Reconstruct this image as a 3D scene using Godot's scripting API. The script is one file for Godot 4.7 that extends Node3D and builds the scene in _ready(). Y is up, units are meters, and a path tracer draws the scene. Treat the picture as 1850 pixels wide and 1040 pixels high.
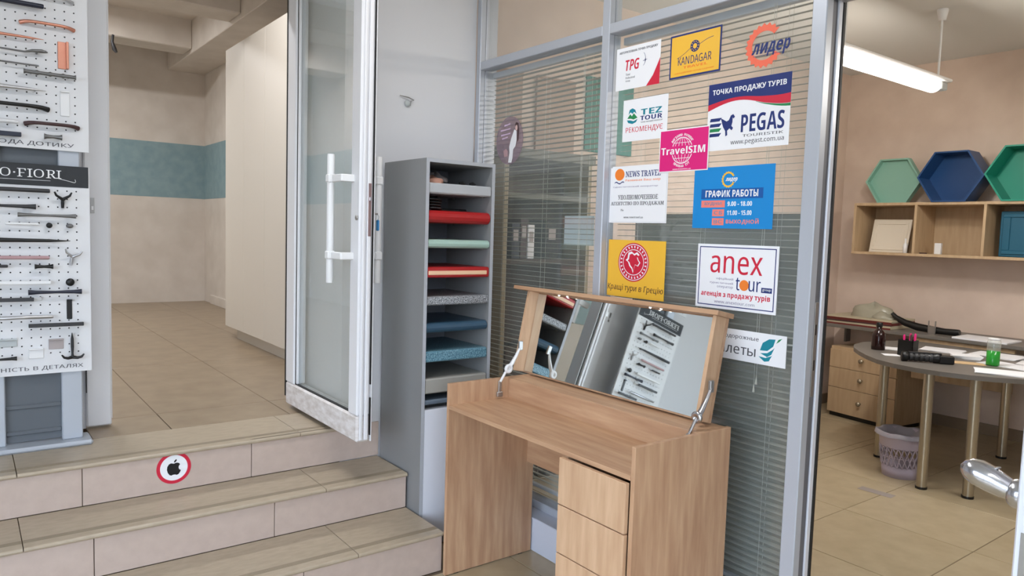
extends Node3D
# y up, metres. The glass partition runs along z at x = 2.22, the door wall along x at z = -3.86.
var M := {}
var used := {}
var fonts := {}

# ---------------------------------------------------------------- helpers
func mat(called: String, c: Color, rough := 0.6, metal := 0.0) -> StandardMaterial3D:
	var m := StandardMaterial3D.new()
	m.resource_name = called
	m.albedo_color = c
	m.roughness = rough
	m.metallic = metal
	M[called] = m
	return m

func noisy(called: String, a: Color, b: Color, rough: float, scale: Vector3, freq: float, sd: int, octaves := 4, gain := 0.5) -> StandardMaterial3D:
	var m := mat(called, Color.WHITE, rough)
	var n := FastNoiseLite.new()
	n.seed = sd
	n.frequency = freq
	n.fractal_octaves = octaves
	n.fractal_gain = gain
	var t := NoiseTexture2D.new()
	t.width = 512
	t.height = 512
	t.seamless = true
	t.noise = n
	var g := Gradient.new()
	g.set_color(0, a)
	g.set_color(1, b)
	t.color_ramp = g
	m.albedo_texture = t
	m.uv1_triplanar = true
	m.uv1_world_triplanar = true
	m.uv1_scale = scale
	return m

func S() -> SurfaceTool:
	var st := SurfaceTool.new()
	st.begin(Mesh.PRIMITIVE_TRIANGLES)
	st.set_smooth_group(-1)
	return st

func tri(st: SurfaceTool, a: Vector3, b: Vector3, c: Vector3) -> void:
	# a, b, c anticlockwise seen from outside
	st.add_vertex(a); st.add_vertex(c); st.add_vertex(b)

func quad(st: SurfaceTool, a: Vector3, b: Vector3, c: Vector3, d: Vector3) -> void:
	tri(st, a, b, c); tri(st, a, c, d)

func bx(st: SurfaceTool, lo: Vector3, hi: Vector3, bev := 0.0, x := Transform3D()) -> void:
	# box between two corners, chamfered by bev
	var c := (lo + hi) / 2
	var h := (hi - lo) / 2
	h = h.abs()
	bev = minf(bev, minf(h.x, minf(h.y, h.z)) * 0.9)
	if bev <= 0.0:
		var p := []
		for i in 8:
			p.append(x * (c + Vector3(h.x if i & 1 else -h.x, h.y if i & 2 else -h.y, h.z if i & 4 else -h.z)))
		quad(st, p[4], p[5], p[7], p[6]); quad(st, p[1], p[0], p[2], p[3])
		quad(st, p[5], p[1], p[3], p[7]); quad(st, p[0], p[4], p[6], p[2])
		quad(st, p[6], p[7], p[3], p[2]); quad(st, p[0], p[1], p[5], p[4])
		return
	var f := func(ax: int, s: Vector3) -> Vector3:
		var v := Vector3.ZERO
		for k in 3:
			v[k] = s[k] * (h[k] if k == ax else h[k] - bev)
		return x * (c + v)
	for ax in 3:
		var b := (ax + 1) % 3
		var d := (ax + 2) % 3
		for s in [-1.0, 1.0]:
			var q := []
			for w in [[-1, -1], [1, -1], [1, 1], [-1, 1]]:
				var v := Vector3.ZERO
				v[ax] = s; v[b] = w[0]; v[d] = w[1]
				q.append(f.call(ax, v))
			if s > 0: quad(st, q[0], q[1], q[2], q[3])
			else: quad(st, q[3], q[2], q[1], q[0])
		for s in [-1.0, 1.0]:
			for t in [-1.0, 1.0]:
				var v0 := Vector3.ZERO
				var v1 := Vector3.ZERO
				v0[b] = s; v0[d] = t; v0[ax] = -1
				v1[b] = s; v1[d] = t; v1[ax] = 1
				var q0: Vector3 = f.call(b, v0)
				var q1: Vector3 = f.call(b, v1)
				var q2: Vector3 = f.call(d, v1)
				var q3: Vector3 = f.call(d, v0)
				if s * t > 0: quad(st, q0, q3, q2, q1)
				else: quad(st, q0, q1, q2, q3)
	for i in 8:
		var s := Vector3(1 if i & 1 else -1, 1 if i & 2 else -1, 1 if i & 4 else -1)
		var a: Vector3 = f.call(0, s)
		var b2: Vector3 = f.call(1, s)
		var c2: Vector3 = f.call(2, s)
		if s.x * s.y * s.z > 0: tri(st, a, b2, c2)
		else: tri(st, a, c2, b2)

func frame_of(d: Vector3) -> Basis:
	var y := d.normalized()
	var x := y.cross(Vector3.UP if absf(y.y) < 0.9 else Vector3.RIGHT).normalized()
	return Basis(x, y, x.cross(y).normalized())

func sweep(st: SurfaceTool, pts: Array, radii: Array, n := 10, flat := 1.0, b0 = null) -> void:
	# tube along points with a radius at each; flat squeezes the second axis of the section
	var rings := []
	st.set_smooth_group(0)
	for i in pts.size():
		var d: Vector3 = (pts[mini(i + 1, pts.size() - 1)] - pts[maxi(i - 1, 0)])
		var b: Basis = frame_of(d) if b0 == null else b0
		var ring := []
		for k in n:
			var a := TAU * k / n
			var r: float = radii[i] if i < radii.size() else radii[-1]
			ring.append(pts[i] + b.x * cos(a) * r + b.z * sin(a) * r * flat)
		rings.append(ring)
	for i in pts.size() - 1:
		for k in n:
			var k2 := (k + 1) % n
			quad(st, rings[i][k], rings[i + 1][k], rings[i + 1][k2], rings[i][k2])
	st.set_smooth_group(-1)
	for k in range(1, n - 1):
		tri(st, rings[0][0], rings[0][k], rings[0][k + 1])
		var e: Array = rings[-1]
		tri(st, e[0], e[k + 1], e[k])

func lathe(st: SurfaceTool, prof: Array, at: Vector3, n := 20, b := Basis()) -> void:
	# profile of Vector2(radius, height) round b.y
	st.set_smooth_group(0)
	for i in prof.size() - 1:
		for k in n:
			var a0 := TAU * k / n
			var a1 := TAU * (k + 1) / n
			var p := func(q: Vector2, a: float) -> Vector3: return at + b * Vector3(cos(a) * q.x, q.y, sin(a) * q.x)
			quad(st, p.call(prof[i], a0), p.call(prof[i + 1], a0), p.call(prof[i + 1], a1), p.call(prof[i], a1))
	st.set_smooth_group(-1)

func prism(st: SurfaceTool, pts: PackedVector2Array, d0: float, d1: float, x := Transform3D()) -> void:
	# polygon in local xy from z = d0 to d1
	if Geometry2D.is_polygon_clockwise(pts):
		pts = pts.duplicate()
		pts.reverse()
	var t := Geometry2D.triangulate_polygon(pts)
	for i in range(0, t.size(), 3):
		var a := pts[t[i]]
		var b := pts[t[i + 1]]
		var c := pts[t[i + 2]]
		if (b - a).cross(c - a) < 0:
			var w := b; b = c; c = w
		tri(st, x * Vector3(a.x, a.y, d1), x * Vector3(b.x, b.y, d1), x * Vector3(c.x, c.y, d1))
		tri(st, x * Vector3(a.x, a.y, d0), x * Vector3(c.x, c.y, d0), x * Vector3(b.x, b.y, d0))
	for i in pts.size():
		var a := pts[i]
		var b := pts[(i + 1) % pts.size()]
		quad(st, x * Vector3(a.x, a.y, d0), x * Vector3(b.x, b.y, d0), x * Vector3(b.x, b.y, d1), x * Vector3(a.x, a.y, d1))

func put(st: SurfaceTool, called: String, m, parent: Node) -> MeshInstance3D:
	st.generate_normals()
	var o := MeshInstance3D.new()
	o.name = called
	o.mesh = st.commit()
	o.material_override = M[m] if m is String else m
	parent.add_child(o, true)
	return o

func numbered(called: String) -> String:
	used[called] = used.get(called, -1) + 1
	return called if used[called] == 0 else "%s_%03d" % [called, used[called]]

func thing(called: String, label: String, category: String, at := Vector3.ZERO, group := "", b := Basis()) -> Node3D:
	var o := Node3D.new()
	o.name = numbered(called)
	add_child(o)
	o.transform = Transform3D(b, at)
	o.set_meta("label", label)
	o.set_meta("category", category)
	if group: o.set_meta("group", group)
	return o

func struct(called: String, label := "", at := Vector3.ZERO) -> Node3D:
	var o := Node3D.new()
	o.name = called
	add_child(o)
	o.position = at
	o.set_meta("kind", "structure")
	if label: o.set_meta("label", label)
	return o

func box(called: String, m, parent: Node, lo: Vector3, hi: Vector3, bev := 0.0) -> MeshInstance3D:
	var st := S()
	bx(st, lo, hi, bev)
	return put(st, called, m, parent)

func font(kind: String) -> Font:
	if not fonts.has(kind):
		var f := SystemFont.new()
		f.font_names = PackedStringArray(["Droid Serif" if kind.begins_with("serif") else "Droid Sans"])
		f.font_weight = 700 if kind.ends_with("b") else 400
		fonts[kind] = f
	return fonts[kind]

func words(parent: Node, text: String, u: float, v: float, w: float, h: float, m, layer := 0.0012, kind := "sans", turn := 0.0, slant := 0.0) -> MeshInstance3D:
	# lettering that fills a box w by h centred on (u, v) of a sign's own plane
	var t := TextMesh.new()
	t.text = text
	t.font = font(kind)
	t.font_size = 40
	t.pixel_size = 0.01
	t.depth = 0.01
	t.curve_step = 2.0
	var bb := t.get_aabb()
	var o := MeshInstance3D.new()
	o.name = "lettering"
	o.mesh = t
	o.material_override = M[m] if m is String else m
	var sx := w / maxf(bb.size.x, 0.001)
	var sy := h / maxf(bb.size.y, 0.001)
	var b := Basis(Vector3(sx, 0, 0), Vector3(slant * sy, sy, 0), Vector3(0, 0, 0.05))
	b = Basis(Vector3.BACK, turn) * b
	var c := bb.position + bb.size / 2
	o.transform = Transform3D(b, Vector3(u, v, layer) - b * Vector3(c.x, c.y, 0))
	parent.add_child(o, true)
	return o

func flat_rect(parent: Node, called: String, m, u0: float, v0: float, u1: float, v1: float, z0 := 0.0, z1 := 0.001) -> MeshInstance3D:
	return box(called, m, parent, Vector3(u0, v0, z0), Vector3(u1, v1, z1))

func flat_poly(parent: Node, called: String, m, pts: Array, z0 := 0.0, z1 := 0.001) -> MeshInstance3D:
	var st := S()
	prism(st, PackedVector2Array(pts), z0, z1)
	return put(st, called, m, parent)

func oval(c: Vector2, rx: float, ry: float, n := 40, a0 := 0.0, a1 := TAU) -> Array:
	var p := []
	for i in n:
		var a := a0 + (a1 - a0) * i / (n if is_equal_approx(a1 - a0, TAU) else n - 1)
		p.append(c + Vector2(cos(a) * rx, sin(a) * ry))
	return p

func ring(parent: Node, called: String, m, c: Vector2, ro: Vector2, ri: Vector2, z0 := 0.0, z1 := 0.001, a0 := 0.0, a1 := TAU, n := 40) -> MeshInstance3D:
	var st := S()
	for i in n:
		var p := []
		for a in [a0 + (a1 - a0) * i / n, a0 + (a1 - a0) * (i + 1) / n]:
			p.append([c + Vector2(cos(a), sin(a)) * ri, c + Vector2(cos(a), sin(a)) * ro])
		prism(st, PackedVector2Array([p[0][0], p[0][1], p[1][1], p[1][0]]), z0, z1)
	return put(st, called, m, parent)

func arc_text(parent: Node, text: String, c: Vector2, r: float, mid: float, step: float, h: float, m, layer: float, inward := false, kind := "sansb") -> void:
	# letters set one by one round a circle, as printed round a badge
	for i in text.length():
		if text[i] == " ": continue
		var k := i - (text.length() - 1) / 2.0
		var a := mid + k * step * (1.0 if inward else -1.0)
		words(parent, text[i], c.x + cos(a) * r, c.y + sin(a) * r, h * 0.62, h, m, layer, kind, a + (PI / 2 if inward else -PI / 2))

func strip_lamp(label: String, at: Vector3, size: Vector2, color: Color, energy: float) -> void:
	# surface-mounted fluorescent fitting: glowing diffuser and an area light of its size just below
	var lp := thing("ceiling_lamp", label, "lamp", at)
	box("housing", "white_plastic", lp, Vector3(-size.x / 2 - 0.02, -0.05, -size.y / 2 - 0.015), Vector3(size.x / 2 + 0.02, 0.0, size.y / 2 + 0.015), 0.006)
	box("diffuser", "lamp_glow", lp, Vector3(-size.x / 2, -0.07, -size.y / 2), Vector3(size.x / 2, -0.0505, size.y / 2), 0.006)
	var a := AreaLight3D.new()
	a.name = "ceiling_lamp_light"
	lp.add_child(a, true)
	a.position = Vector3(0, -0.08, 0)
	a.rotation_degrees = Vector3(-90, 0, 0)
	a.area_size = size
	a.light_color = color
	a.light_energy = energy
	a.area_range = 20
	a.shadow_enabled = true

# ---------------------------------------------------------------- scene
func _ready() -> void:
	setup_view()
	materials()
	room()
	upper_room()
	stairs()
	doors()
	partition()
	blinds()
	office_shell()
	signs()
	cabinet()
	desk()
	pegboards()
	office_things()
	small_things()

func setup_view() -> void:
	var cam := Camera3D.new()
	cam.name = "camera"
	add_child(cam)
	cam.position = Vector3(0, 1.5, 0)
	cam.rotation_order = EULER_ORDER_YXZ
	cam.rotation_degrees = Vector3(-4.329, -37.156, 1.766)
	cam.fov = 43.07
	cam.near = 0.05
	cam.far = 200
	cam.current = true
	var we := WorldEnvironment.new()
	we.name = "surroundings"
	var e := Environment.new()
	e.background_mode = Environment.BG_SKY
	var sky := Sky.new()
	var sm := ProceduralSkyMaterial.new()          # even, overcast daylight
	sm.sky_top_color = Color(0.78, 0.85, 0.94)
	sm.sky_horizon_color = Color(0.84, 0.88, 0.93)
	sm.ground_horizon_color = Color(0.62, 0.61, 0.60)
	sm.ground_bottom_color = Color(0.5, 0.49, 0.48)
	sm.sky_energy_multiplier = 2.7
	sm.ground_energy_multiplier = 1.75
	sm.sun_angle_max = 1.0
	sky.sky_material = sm
	e.sky = sky
	e.tonemap_mode = Environment.TONE_MAPPER_LINEAR
	e.tonemap_exposure = 1.03
	e.sdfgi_enabled = true
	e.ssao_enabled = true
	e.ssil_enabled = true
	we.environment = e
	add_child(we)

func materials() -> void:
	var lg := mat("lamp_glow", Color(1, 1, 1), 0.5)
	lg.emission_enabled = true
	lg.emission = Color(1.0, 0.97, 0.92)
	lg.emission_energy_multiplier = 3.0
	mat("wall_white", Color(0.84, 0.84, 0.85), 0.75)
	mat("ceiling_white", Color(0.86, 0.86, 0.85), 0.8)
	noisy("cream_wall", Color(0.80, 0.76, 0.715), Color(0.86, 0.825, 0.785), 0.8, Vector3(0.4, 0.4, 0.4), 0.012, 3)
	noisy("band_blue", Color(0.49, 0.59, 0.615), Color(0.56, 0.65, 0.665), 0.8, Vector3(0.8, 0.8, 0.8), 0.015, 5)
	noisy("peach", Color(0.815, 0.735, 0.675), Color(0.86, 0.785, 0.725), 0.75, Vector3(0.5, 0.5, 0.5), 0.012, 9)
	noisy("tread_tile", Color(0.635, 0.575, 0.49), Color(0.695, 0.635, 0.55), 0.38, Vector3(1.2, 1.2, 3.0), 0.02, 11)
	mat("tread_strip", Color(0.55, 0.495, 0.415), 0.6)
	noisy("riser_tile", Color(0.725, 0.65, 0.60), Color(0.76, 0.685, 0.635), 0.4, Vector3(1.5, 1.5, 1.5), 0.02, 12)
	noisy("floor_tile", Color(0.65, 0.585, 0.47), Color(0.72, 0.66, 0.545), 0.32, Vector3(0.8, 0.8, 0.8), 0.014, 13)
	noisy("floor_tile_pale", Color(0.665, 0.60, 0.485), Color(0.73, 0.67, 0.555), 0.32, Vector3(0.9, 0.9, 0.9), 0.014, 14)
	mat("grout", Color(0.42, 0.36, 0.29), 0.9)
	noisy("upper_tile", Color(0.545, 0.475, 0.39), Color(0.615, 0.545, 0.455), 0.35, Vector3(0.7, 0.7, 0.7), 0.014, 15)
	mat("concrete", Color(0.55, 0.53, 0.5), 0.9)
	mat("pvc", Color(0.88, 0.88, 0.89), 0.35)
	noisy("pvc_worn", Color(0.76, 0.725, 0.70), Color(0.92, 0.91, 0.91), 0.5, Vector3(1.6, 4.5, 1.6), 0.012, 21, 5, 0.6)
	mat("gasket", Color(0.06, 0.06, 0.065), 0.6)
	mat("alu", Color(0.72, 0.735, 0.765), 0.38, 0.25)
	mat("alu_light", Color(0.86, 0.87, 0.90), 0.3, 0.2)
	mat("alu_dark", Color(0.42, 0.42, 0.44), 0.5, 0.2)
	mat("plinth", Color(0.80, 0.82, 0.87), 0.45)
	var g := mat("glass", Color(0.9, 0.95, 0.93, 0.06), 0.0)
	g.transparency = BaseMaterial3D.TRANSPARENCY_ALPHA
	var g2 := mat("glass_door", Color(0.80, 0.86, 0.83, 0.16), 0.0)
	g2.transparency = BaseMaterial3D.TRANSPARENCY_ALPHA
	mat("slat", Color(0.62, 0.62, 0.575), 0.5)
	mat("cord", Color(0.80, 0.79, 0.74), 0.8)
	mat("cab_grey", Color(0.52, 0.52, 0.52), 0.45)
	mat("cab_edge", Color(0.66, 0.67, 0.69), 0.45)
	mat("cab_back", Color(0.42, 0.43, 0.45), 0.6)
	mat("cab_white", Color(0.86, 0.87, 0.90), 0.4)
	noisy("oak_v", Color(0.665, 0.505, 0.385), Color(0.80, 0.655, 0.52), 0.5, Vector3(3.2, 0.34, 3.2), 0.012, 31, 5, 0.55)
	noisy("oak_h", Color(0.665, 0.505, 0.385), Color(0.79, 0.645, 0.51), 0.5, Vector3(3.2, 3.2, 0.34), 0.012, 32, 5, 0.55)
	noisy("oak_light", Color(0.735, 0.585, 0.455), Color(0.84, 0.70, 0.565), 0.5, Vector3(3.2, 0.36, 3.2), 0.012, 33, 5, 0.55)
	mat("mirror", Color(0.93, 0.95, 0.94), 0.02, 1.0)
	mat("chrome", Color(0.80, 0.80, 0.82), 0.18, 1.0)
	mat("steel", Color(0.66, 0.65, 0.64), 0.35, 0.9)
	mat("steel_pink", Color(0.60, 0.50, 0.49), 0.4, 0.6)
	mat("white_plastic", Color(0.90, 0.90, 0.90), 0.4)
	mat("black", Color(0.035, 0.036, 0.042), 0.4)
	mat("black_gloss", Color(0.02, 0.02, 0.025), 0.2)
	mat("peg_white", Color(0.86, 0.86, 0.865), 0.5)
	mat("peg_back", Color(0.10, 0.10, 0.105), 0.8)
	mat("stand_grey", Color(0.70, 0.72, 0.75), 0.45, 0.2)
	mat("stand_dark", Color(0.36, 0.38, 0.40), 0.6)
	mat("header_black", Color(0.15, 0.16, 0.175), 0.6)
	mat("ink_grey", Color(0.32, 0.32, 0.34), 0.8)
	mat("ink_black", Color(0.05, 0.05, 0.06), 0.8)
	mat("ink_white", Color(0.93, 0.93, 0.93), 0.7)
	mat("paper", Color(0.92, 0.92, 0.93), 0.6)
	mat("navy", Color(0.12, 0.14, 0.21), 0.4)
	mat("charcoal", Color(0.19, 0.19, 0.20), 0.45)
	mat("rose_gold", Color(0.86, 0.60, 0.51), 0.28, 0.85)
	mat("silver", Color(0.76, 0.76, 0.77), 0.28, 0.85)
	mat("pewter", Color(0.46, 0.46, 0.46), 0.4, 0.7)
	mat("rosewood", Color(0.25, 0.15, 0.155), 0.4)
	mat("dusty_pink", Color(0.70, 0.56, 0.57), 0.45)
	mat("pale_grey", Color(0.72, 0.74, 0.74), 0.5)
	mat("taupe", Color(0.66, 0.62, 0.61), 0.5)
	mat("red", Color(0.64, 0.10, 0.11), 0.4)
	mat("ink_red", Color(0.79, 0.10, 0.22), 0.6)
	mat("ink_blue", Color(0.07, 0.16, 0.42), 0.6)
	mat("ink_teal", Color(0.02, 0.50, 0.57), 0.6)
	mat("ink_green", Color(0.10, 0.50, 0.28), 0.6)
	mat("ink_orange", Color(0.93, 0.50, 0.16), 0.6)
	mat("ink_lilac", Color(0.55, 0.52, 0.62), 0.7)
	mat("yellow", Color(0.93, 0.72, 0.22), 0.55)
	mat("magenta", Color(0.86, 0.09, 0.47), 0.5)
	mat("cyan", Color(0.02, 0.52, 0.80), 0.5)
	mat("cyan_dark", Color(0.02, 0.33, 0.62), 0.5)
	mat("salmon", Color(0.93, 0.50, 0.45), 0.6)
	mat("sign_orange", Color(0.94, 0.43, 0.32), 0.6)
	var em := mat("tube_glow", Color(1, 1, 1), 0.5)
	em.emission_enabled = true
	em.emission = Color(1.0, 0.97, 0.93)
	em.emission_energy_multiplier = 6.0
	mat("maple", Color(0.82, 0.68, 0.46), 0.5)
	noisy("maple_wood", Color(0.70, 0.595, 0.465), Color(0.77, 0.665, 0.53), 0.5, Vector3(3, 0.4, 3), 0.012, 41)
	mat("table_grey", Color(0.43, 0.41, 0.385), 0.4)
	mat("leg_metal", Color(0.70, 0.66, 0.58), 0.3, 0.8)
	mat("mint", Color(0.53, 0.71, 0.645), 0.45)
	mat("hex_blue", Color(0.10, 0.27, 0.47), 0.4)
	mat("hex_green", Color(0.10, 0.55, 0.46), 0.4)
	mat("lilac", Color(0.72, 0.67, 0.72), 0.5)

# ---------------------------------------------------------------- lobby shell
func tiles(parent: Node, xs: Array, zs: Array, y: float, kinds: Array, gap := 0.004) -> void:
	var cache := {}
	for i in xs.size() - 1:
		for j in zs.size() - 1:
			var w: float = xs[i + 1] - xs[i] - gap
			var d: float = zs[j + 1] - zs[j] - gap
			if w < 0.02 or d < 0.02: continue
			var key := "%.3f %.3f" % [w, d]
			if not cache.has(key):
				var st := S()
				bx(st, Vector3(-w / 2, -0.010, -d / 2), Vector3(w / 2, 0, d / 2), 0.0015)
				st.generate_normals()
				cache[key] = st.commit()
			var o := MeshInstance3D.new()
			o.name = "tile"
			o.mesh = cache[key]
			o.material_override = M[kinds[(i * 7 + j * 3) % kinds.size()]]
			o.position = Vector3((xs[i] + xs[i + 1]) / 2, y, (zs[j] + zs[j + 1]) / 2)
			parent.add_child(o, true)

func steps_of(a: float, b: float, from: float, pitch: float) -> Array:
	var r := [a]
	var v := from + ceilf((a - from) / pitch + 0.03) * pitch
	while v < b - 0.03:
		r.append(v)
		v += pitch
	r.append(b)
	return r

func room() -> void:
	var f := struct("floor", "beige square floor tiles of lobby and office")
	box("slab", "grout", f, Vector3(-2.4, -0.2, -3.75), Vector3(6.75, -0.003, 2.8))
	tiles(f, steps_of(-2.2, 6.55, 3.31, 0.65), steps_of(-2.64, 2.6, -2.05, 0.66), 0.0, ["floor_tile", "floor_tile_pale"])
	tiles(f, steps_of(2.32, 6.55, 3.31, 0.65), [-3.6, -3.37, -2.71, -2.64], 0.0, ["floor_tile", "floor_tile_pale"])
	var w := struct("wall_back", "white plastered wall round the doorway")
	box("wall_panel", "wall_white", w, Vector3(-2.4, 0.526, -4.0), Vector3(0.452, 3.03, -3.86))
	box("lintel", "wall_white", w, Vector3(0.452, 2.76, -4.0), Vector3(1.475, 3.03, -3.86))
	box("wall_upper", "cream_wall", w, Vector3(-2.4, 3.03, -4.0), Vector3(2.6, 3.9, -3.86))
	var wp := struct("wall_pier", "white plastered pier between doorway and partition")
	box("wall_panel", "wall_white", wp, Vector3(1.475, 0.0, -4.0), Vector3(2.22, 3.03, -3.310))
	box("wall_return", "wall_white", wp, Vector3(2.22, 0.0, -4.0), Vector3(2.65, 3.03, -3.751))
	# side wall with the shop window that lets the daylight in
	var l := struct("wall_left", "white side wall with the shop window")
	box("wall_panel", "wall_white", l, Vector3(-2.4, 0, -4.0), Vector3(-2.2, 3.03, -1.9))
	box("wall_panel", "wall_white", l, Vector3(-2.4, 0, 2.3), Vector3(-2.2, 3.03, 2.8))
	box("wall_panel", "wall_white", l, Vector3(-2.4, 0, -1.9), Vector3(-2.2, 0.25, 2.3))
	box("lintel", "wall_white", l, Vector3(-2.4, 2.75, -1.9), Vector3(-2.2, 3.03, 2.3))
	var win := struct("window_2", "wide shop window in the side wall")
	for z in [-1.9, -0.5, 0.9, 2.25]:
		box("post", "alu", win, Vector3(-2.33, 0.25, z), Vector3(-2.27, 2.75, z + 0.05), 0.003)
	for y in [0.25, 2.70]:
		box("rail", "alu", win, Vector3(-2.33, y, -1.9), Vector3(-2.27, y + 0.05, 2.3), 0.003)
	for z in [-1.85, -0.45, 0.95]:
		box("glass_pane", "glass", win, Vector3(-2.303, 0.3, z), Vector3(-2.297, 2.70, z + 1.35))
	var b := struct("wall_front", "street wall behind the viewer with glazed shop door")
	box("wall_panel", "wall_white", b, Vector3(-2.4, 0, 2.6), Vector3(-2.0, 3.03, 2.8))
	box("wall_panel", "wall_white", b, Vector3(0.3, 0, 2.6), Vector3(6.75, 3.03, 2.8))
	box("lintel", "wall_white", b, Vector3(-2.0, 2.7, 2.6), Vector3(0.3, 3.03, 2.8))
	var dd := struct("door_3", "glazed street door behind the viewer")
	for x in [-2.0, -0.88, 0.24]:
		box("stile", "alu", dd, Vector3(x, 0, 2.66), Vector3(x + 0.06, 2.7, 2.72), 0.003)
	for x in [-1.94, -0.82]:
		box("glass_pane", "glass", dd, Vector3(x, 0.08, 2.687), Vector3(x + 1.06, 2.65, 2.693))
		box("rail", "alu", dd, Vector3(x, 0.0, 2.66), Vector3(x + 1.06, 0.08, 2.72), 0.003)
		box("rail", "alu", dd, Vector3(x, 2.65, 2.66), Vector3(x + 1.06, 2.7, 2.72), 0.003)
	var c := struct("ceiling", "white ceiling of lobby and office")
	box("slab", "ceiling_white", c, Vector3(-2.4, 3.03, -3.86), Vector3(6.75, 3.2, 2.8))
	strip_lamp("added unseen fill lamp on the lobby ceiling near the steps", Vector3(1.0, 3.03, -2.1), Vector2(1.2, 0.25), Color(0.98, 0.985, 1.0), 1.9)  # added out of view as overhead fill for pier wall and steps
	strip_lamp("added unseen fill lamp on the lobby ceiling near the street door", Vector3(0.2, 3.03, 0.9), Vector2(1.2, 0.25), Color(0.98, 0.985, 1.0), 0.6)  # second added fill, evens out the lobby from above
	var p := struct("floor_street", "grey pavement outside the shop window", Vector3(0, -0.3, 0))
	box("paving_slab", "concrete", p, Vector3(-16, 0, -10), Vector3(-2.45, 0.1, 14), 0.0)
	box("paving_slab", "concrete", p, Vector3(-2.45, 0, 2.85), Vector3(8, 0.1, 14), 0.0)

func upper_room() -> void:
	var f := struct("floor_upper", "brownish tiled floor of the raised room behind the doorway")
	box("slab", "grout", f, Vector3(-1.2, 0.3, -9.85), Vector3(2.65, 0.522, -3.99))
	tiles(f, steps_of(-1.0, 2.45, 0.78, 0.57), [-9.65, -8.72, -7.05, -5.38, -3.995], 0.525, ["upper_tile"])
	tiles(f, [0.452, 0.78, 1.35, 1.475], [-3.995, -3.66], 0.525, ["upper_tile"])
	var w := struct("wall_far", "cream wall with a painted blue band at the end of the raised room")
	box("plaster", "cream_wall", w, Vector3(-1.2, 0.3, -9.85), Vector3(2.65, 3.9, -9.65))
	box("painted_band", "band_blue", w, Vector3(-1.0, 1.80, -9.652), Vector3(2.45, 2.455, -9.648))
	var r := struct("wall_right", "cream side wall of the raised room with the blue band")
	box("plaster", "cream_wall", r, Vector3(2.45, 0.3, -9.65), Vector3(2.65, 3.9, -4.0))
	box("painted_band", "band_blue", r, Vector3(2.447, 1.80, -9.65), Vector3(2.453, 2.455, -4.0))
	box("skirting", "cream_wall", r, Vector3(2.42, 0.525, -9.3), Vector3(2.45, 0.63, -4.0), 0.003)
	var l := struct("wall_side", "cream wall out of sight in the raised room")
	box("plaster", "cream_wall", l, Vector3(-1.2, 0.3, -9.65), Vector3(-1.0, 3.9, -4.0))
	box("painted_band", "band_blue", l, Vector3(-1.003, 1.80, -9.65), Vector3(-0.997, 2.455, -4.0))
	var c := struct("ceiling_upper", "cream beamed ceiling of the raised room")
	box("slab", "cream_wall", c, Vector3(-1.2, 3.66, -9.85), Vector3(2.65, 3.9, -4.0))
	for z in [-8.85, -7.14 + 0.0, -5.5]:
		box("beam", "cream_wall", c, Vector3(-1.0, 3.36, z), Vector3(2.03, 3.67, z + 0.36), 0.01)
	box("soffit_beam", "cream_wall", c, Vector3(2.03, 3.32, -9.65), Vector3(2.45, 3.67, -4.0), 0.006)
	# lamp of that room above the top of the picture, and an added one
	strip_lamp("fluorescent ceiling lamp near the doorway of the raised room", Vector3(0.75, 3.66, -4.75), Vector2(1.16, 0.12), Color(0.98, 0.985, 1.0), 3.9)
	strip_lamp("added unseen fill lamp on the ceiling deep inside the raised room", Vector3(0.2, 3.66, -7.7), Vector2(1.16, 0.12), Color(0.98, 0.985, 1.0), 7.0)  # added out of view to brighten the far end of the room
	# wardrobe
	var wd := thing("wardrobe", "tall cream wardrobe with plain doors inside the raised room", "wardrobe", Vector3(1.82, 0.525, -6.5))
	mat("wardrobe_cream", Color(0.83, 0.80, 0.755), 0.5)
	box("body", "wardrobe_cream", wd, Vector3(0.02, 0.1, 0.0), Vector3(0.6, 2.43, 2.0), 0.002)
	box("kickboard", "wardrobe_cream", wd, Vector3(0.06, 0.0, 0.14), Vector3(0.58, 0.1, 1.98))
	var z0 := 0.0
	for wz in [0.5, 0.5, 0.5, 0.5]:
		box("door", "wardrobe_cream", wd, Vector3(0.0, 0.1, z0 + 0.0015), Vector3(0.019, 2.43, z0 + wz - 0.0015), 0.0015)
		z0 += wz

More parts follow.
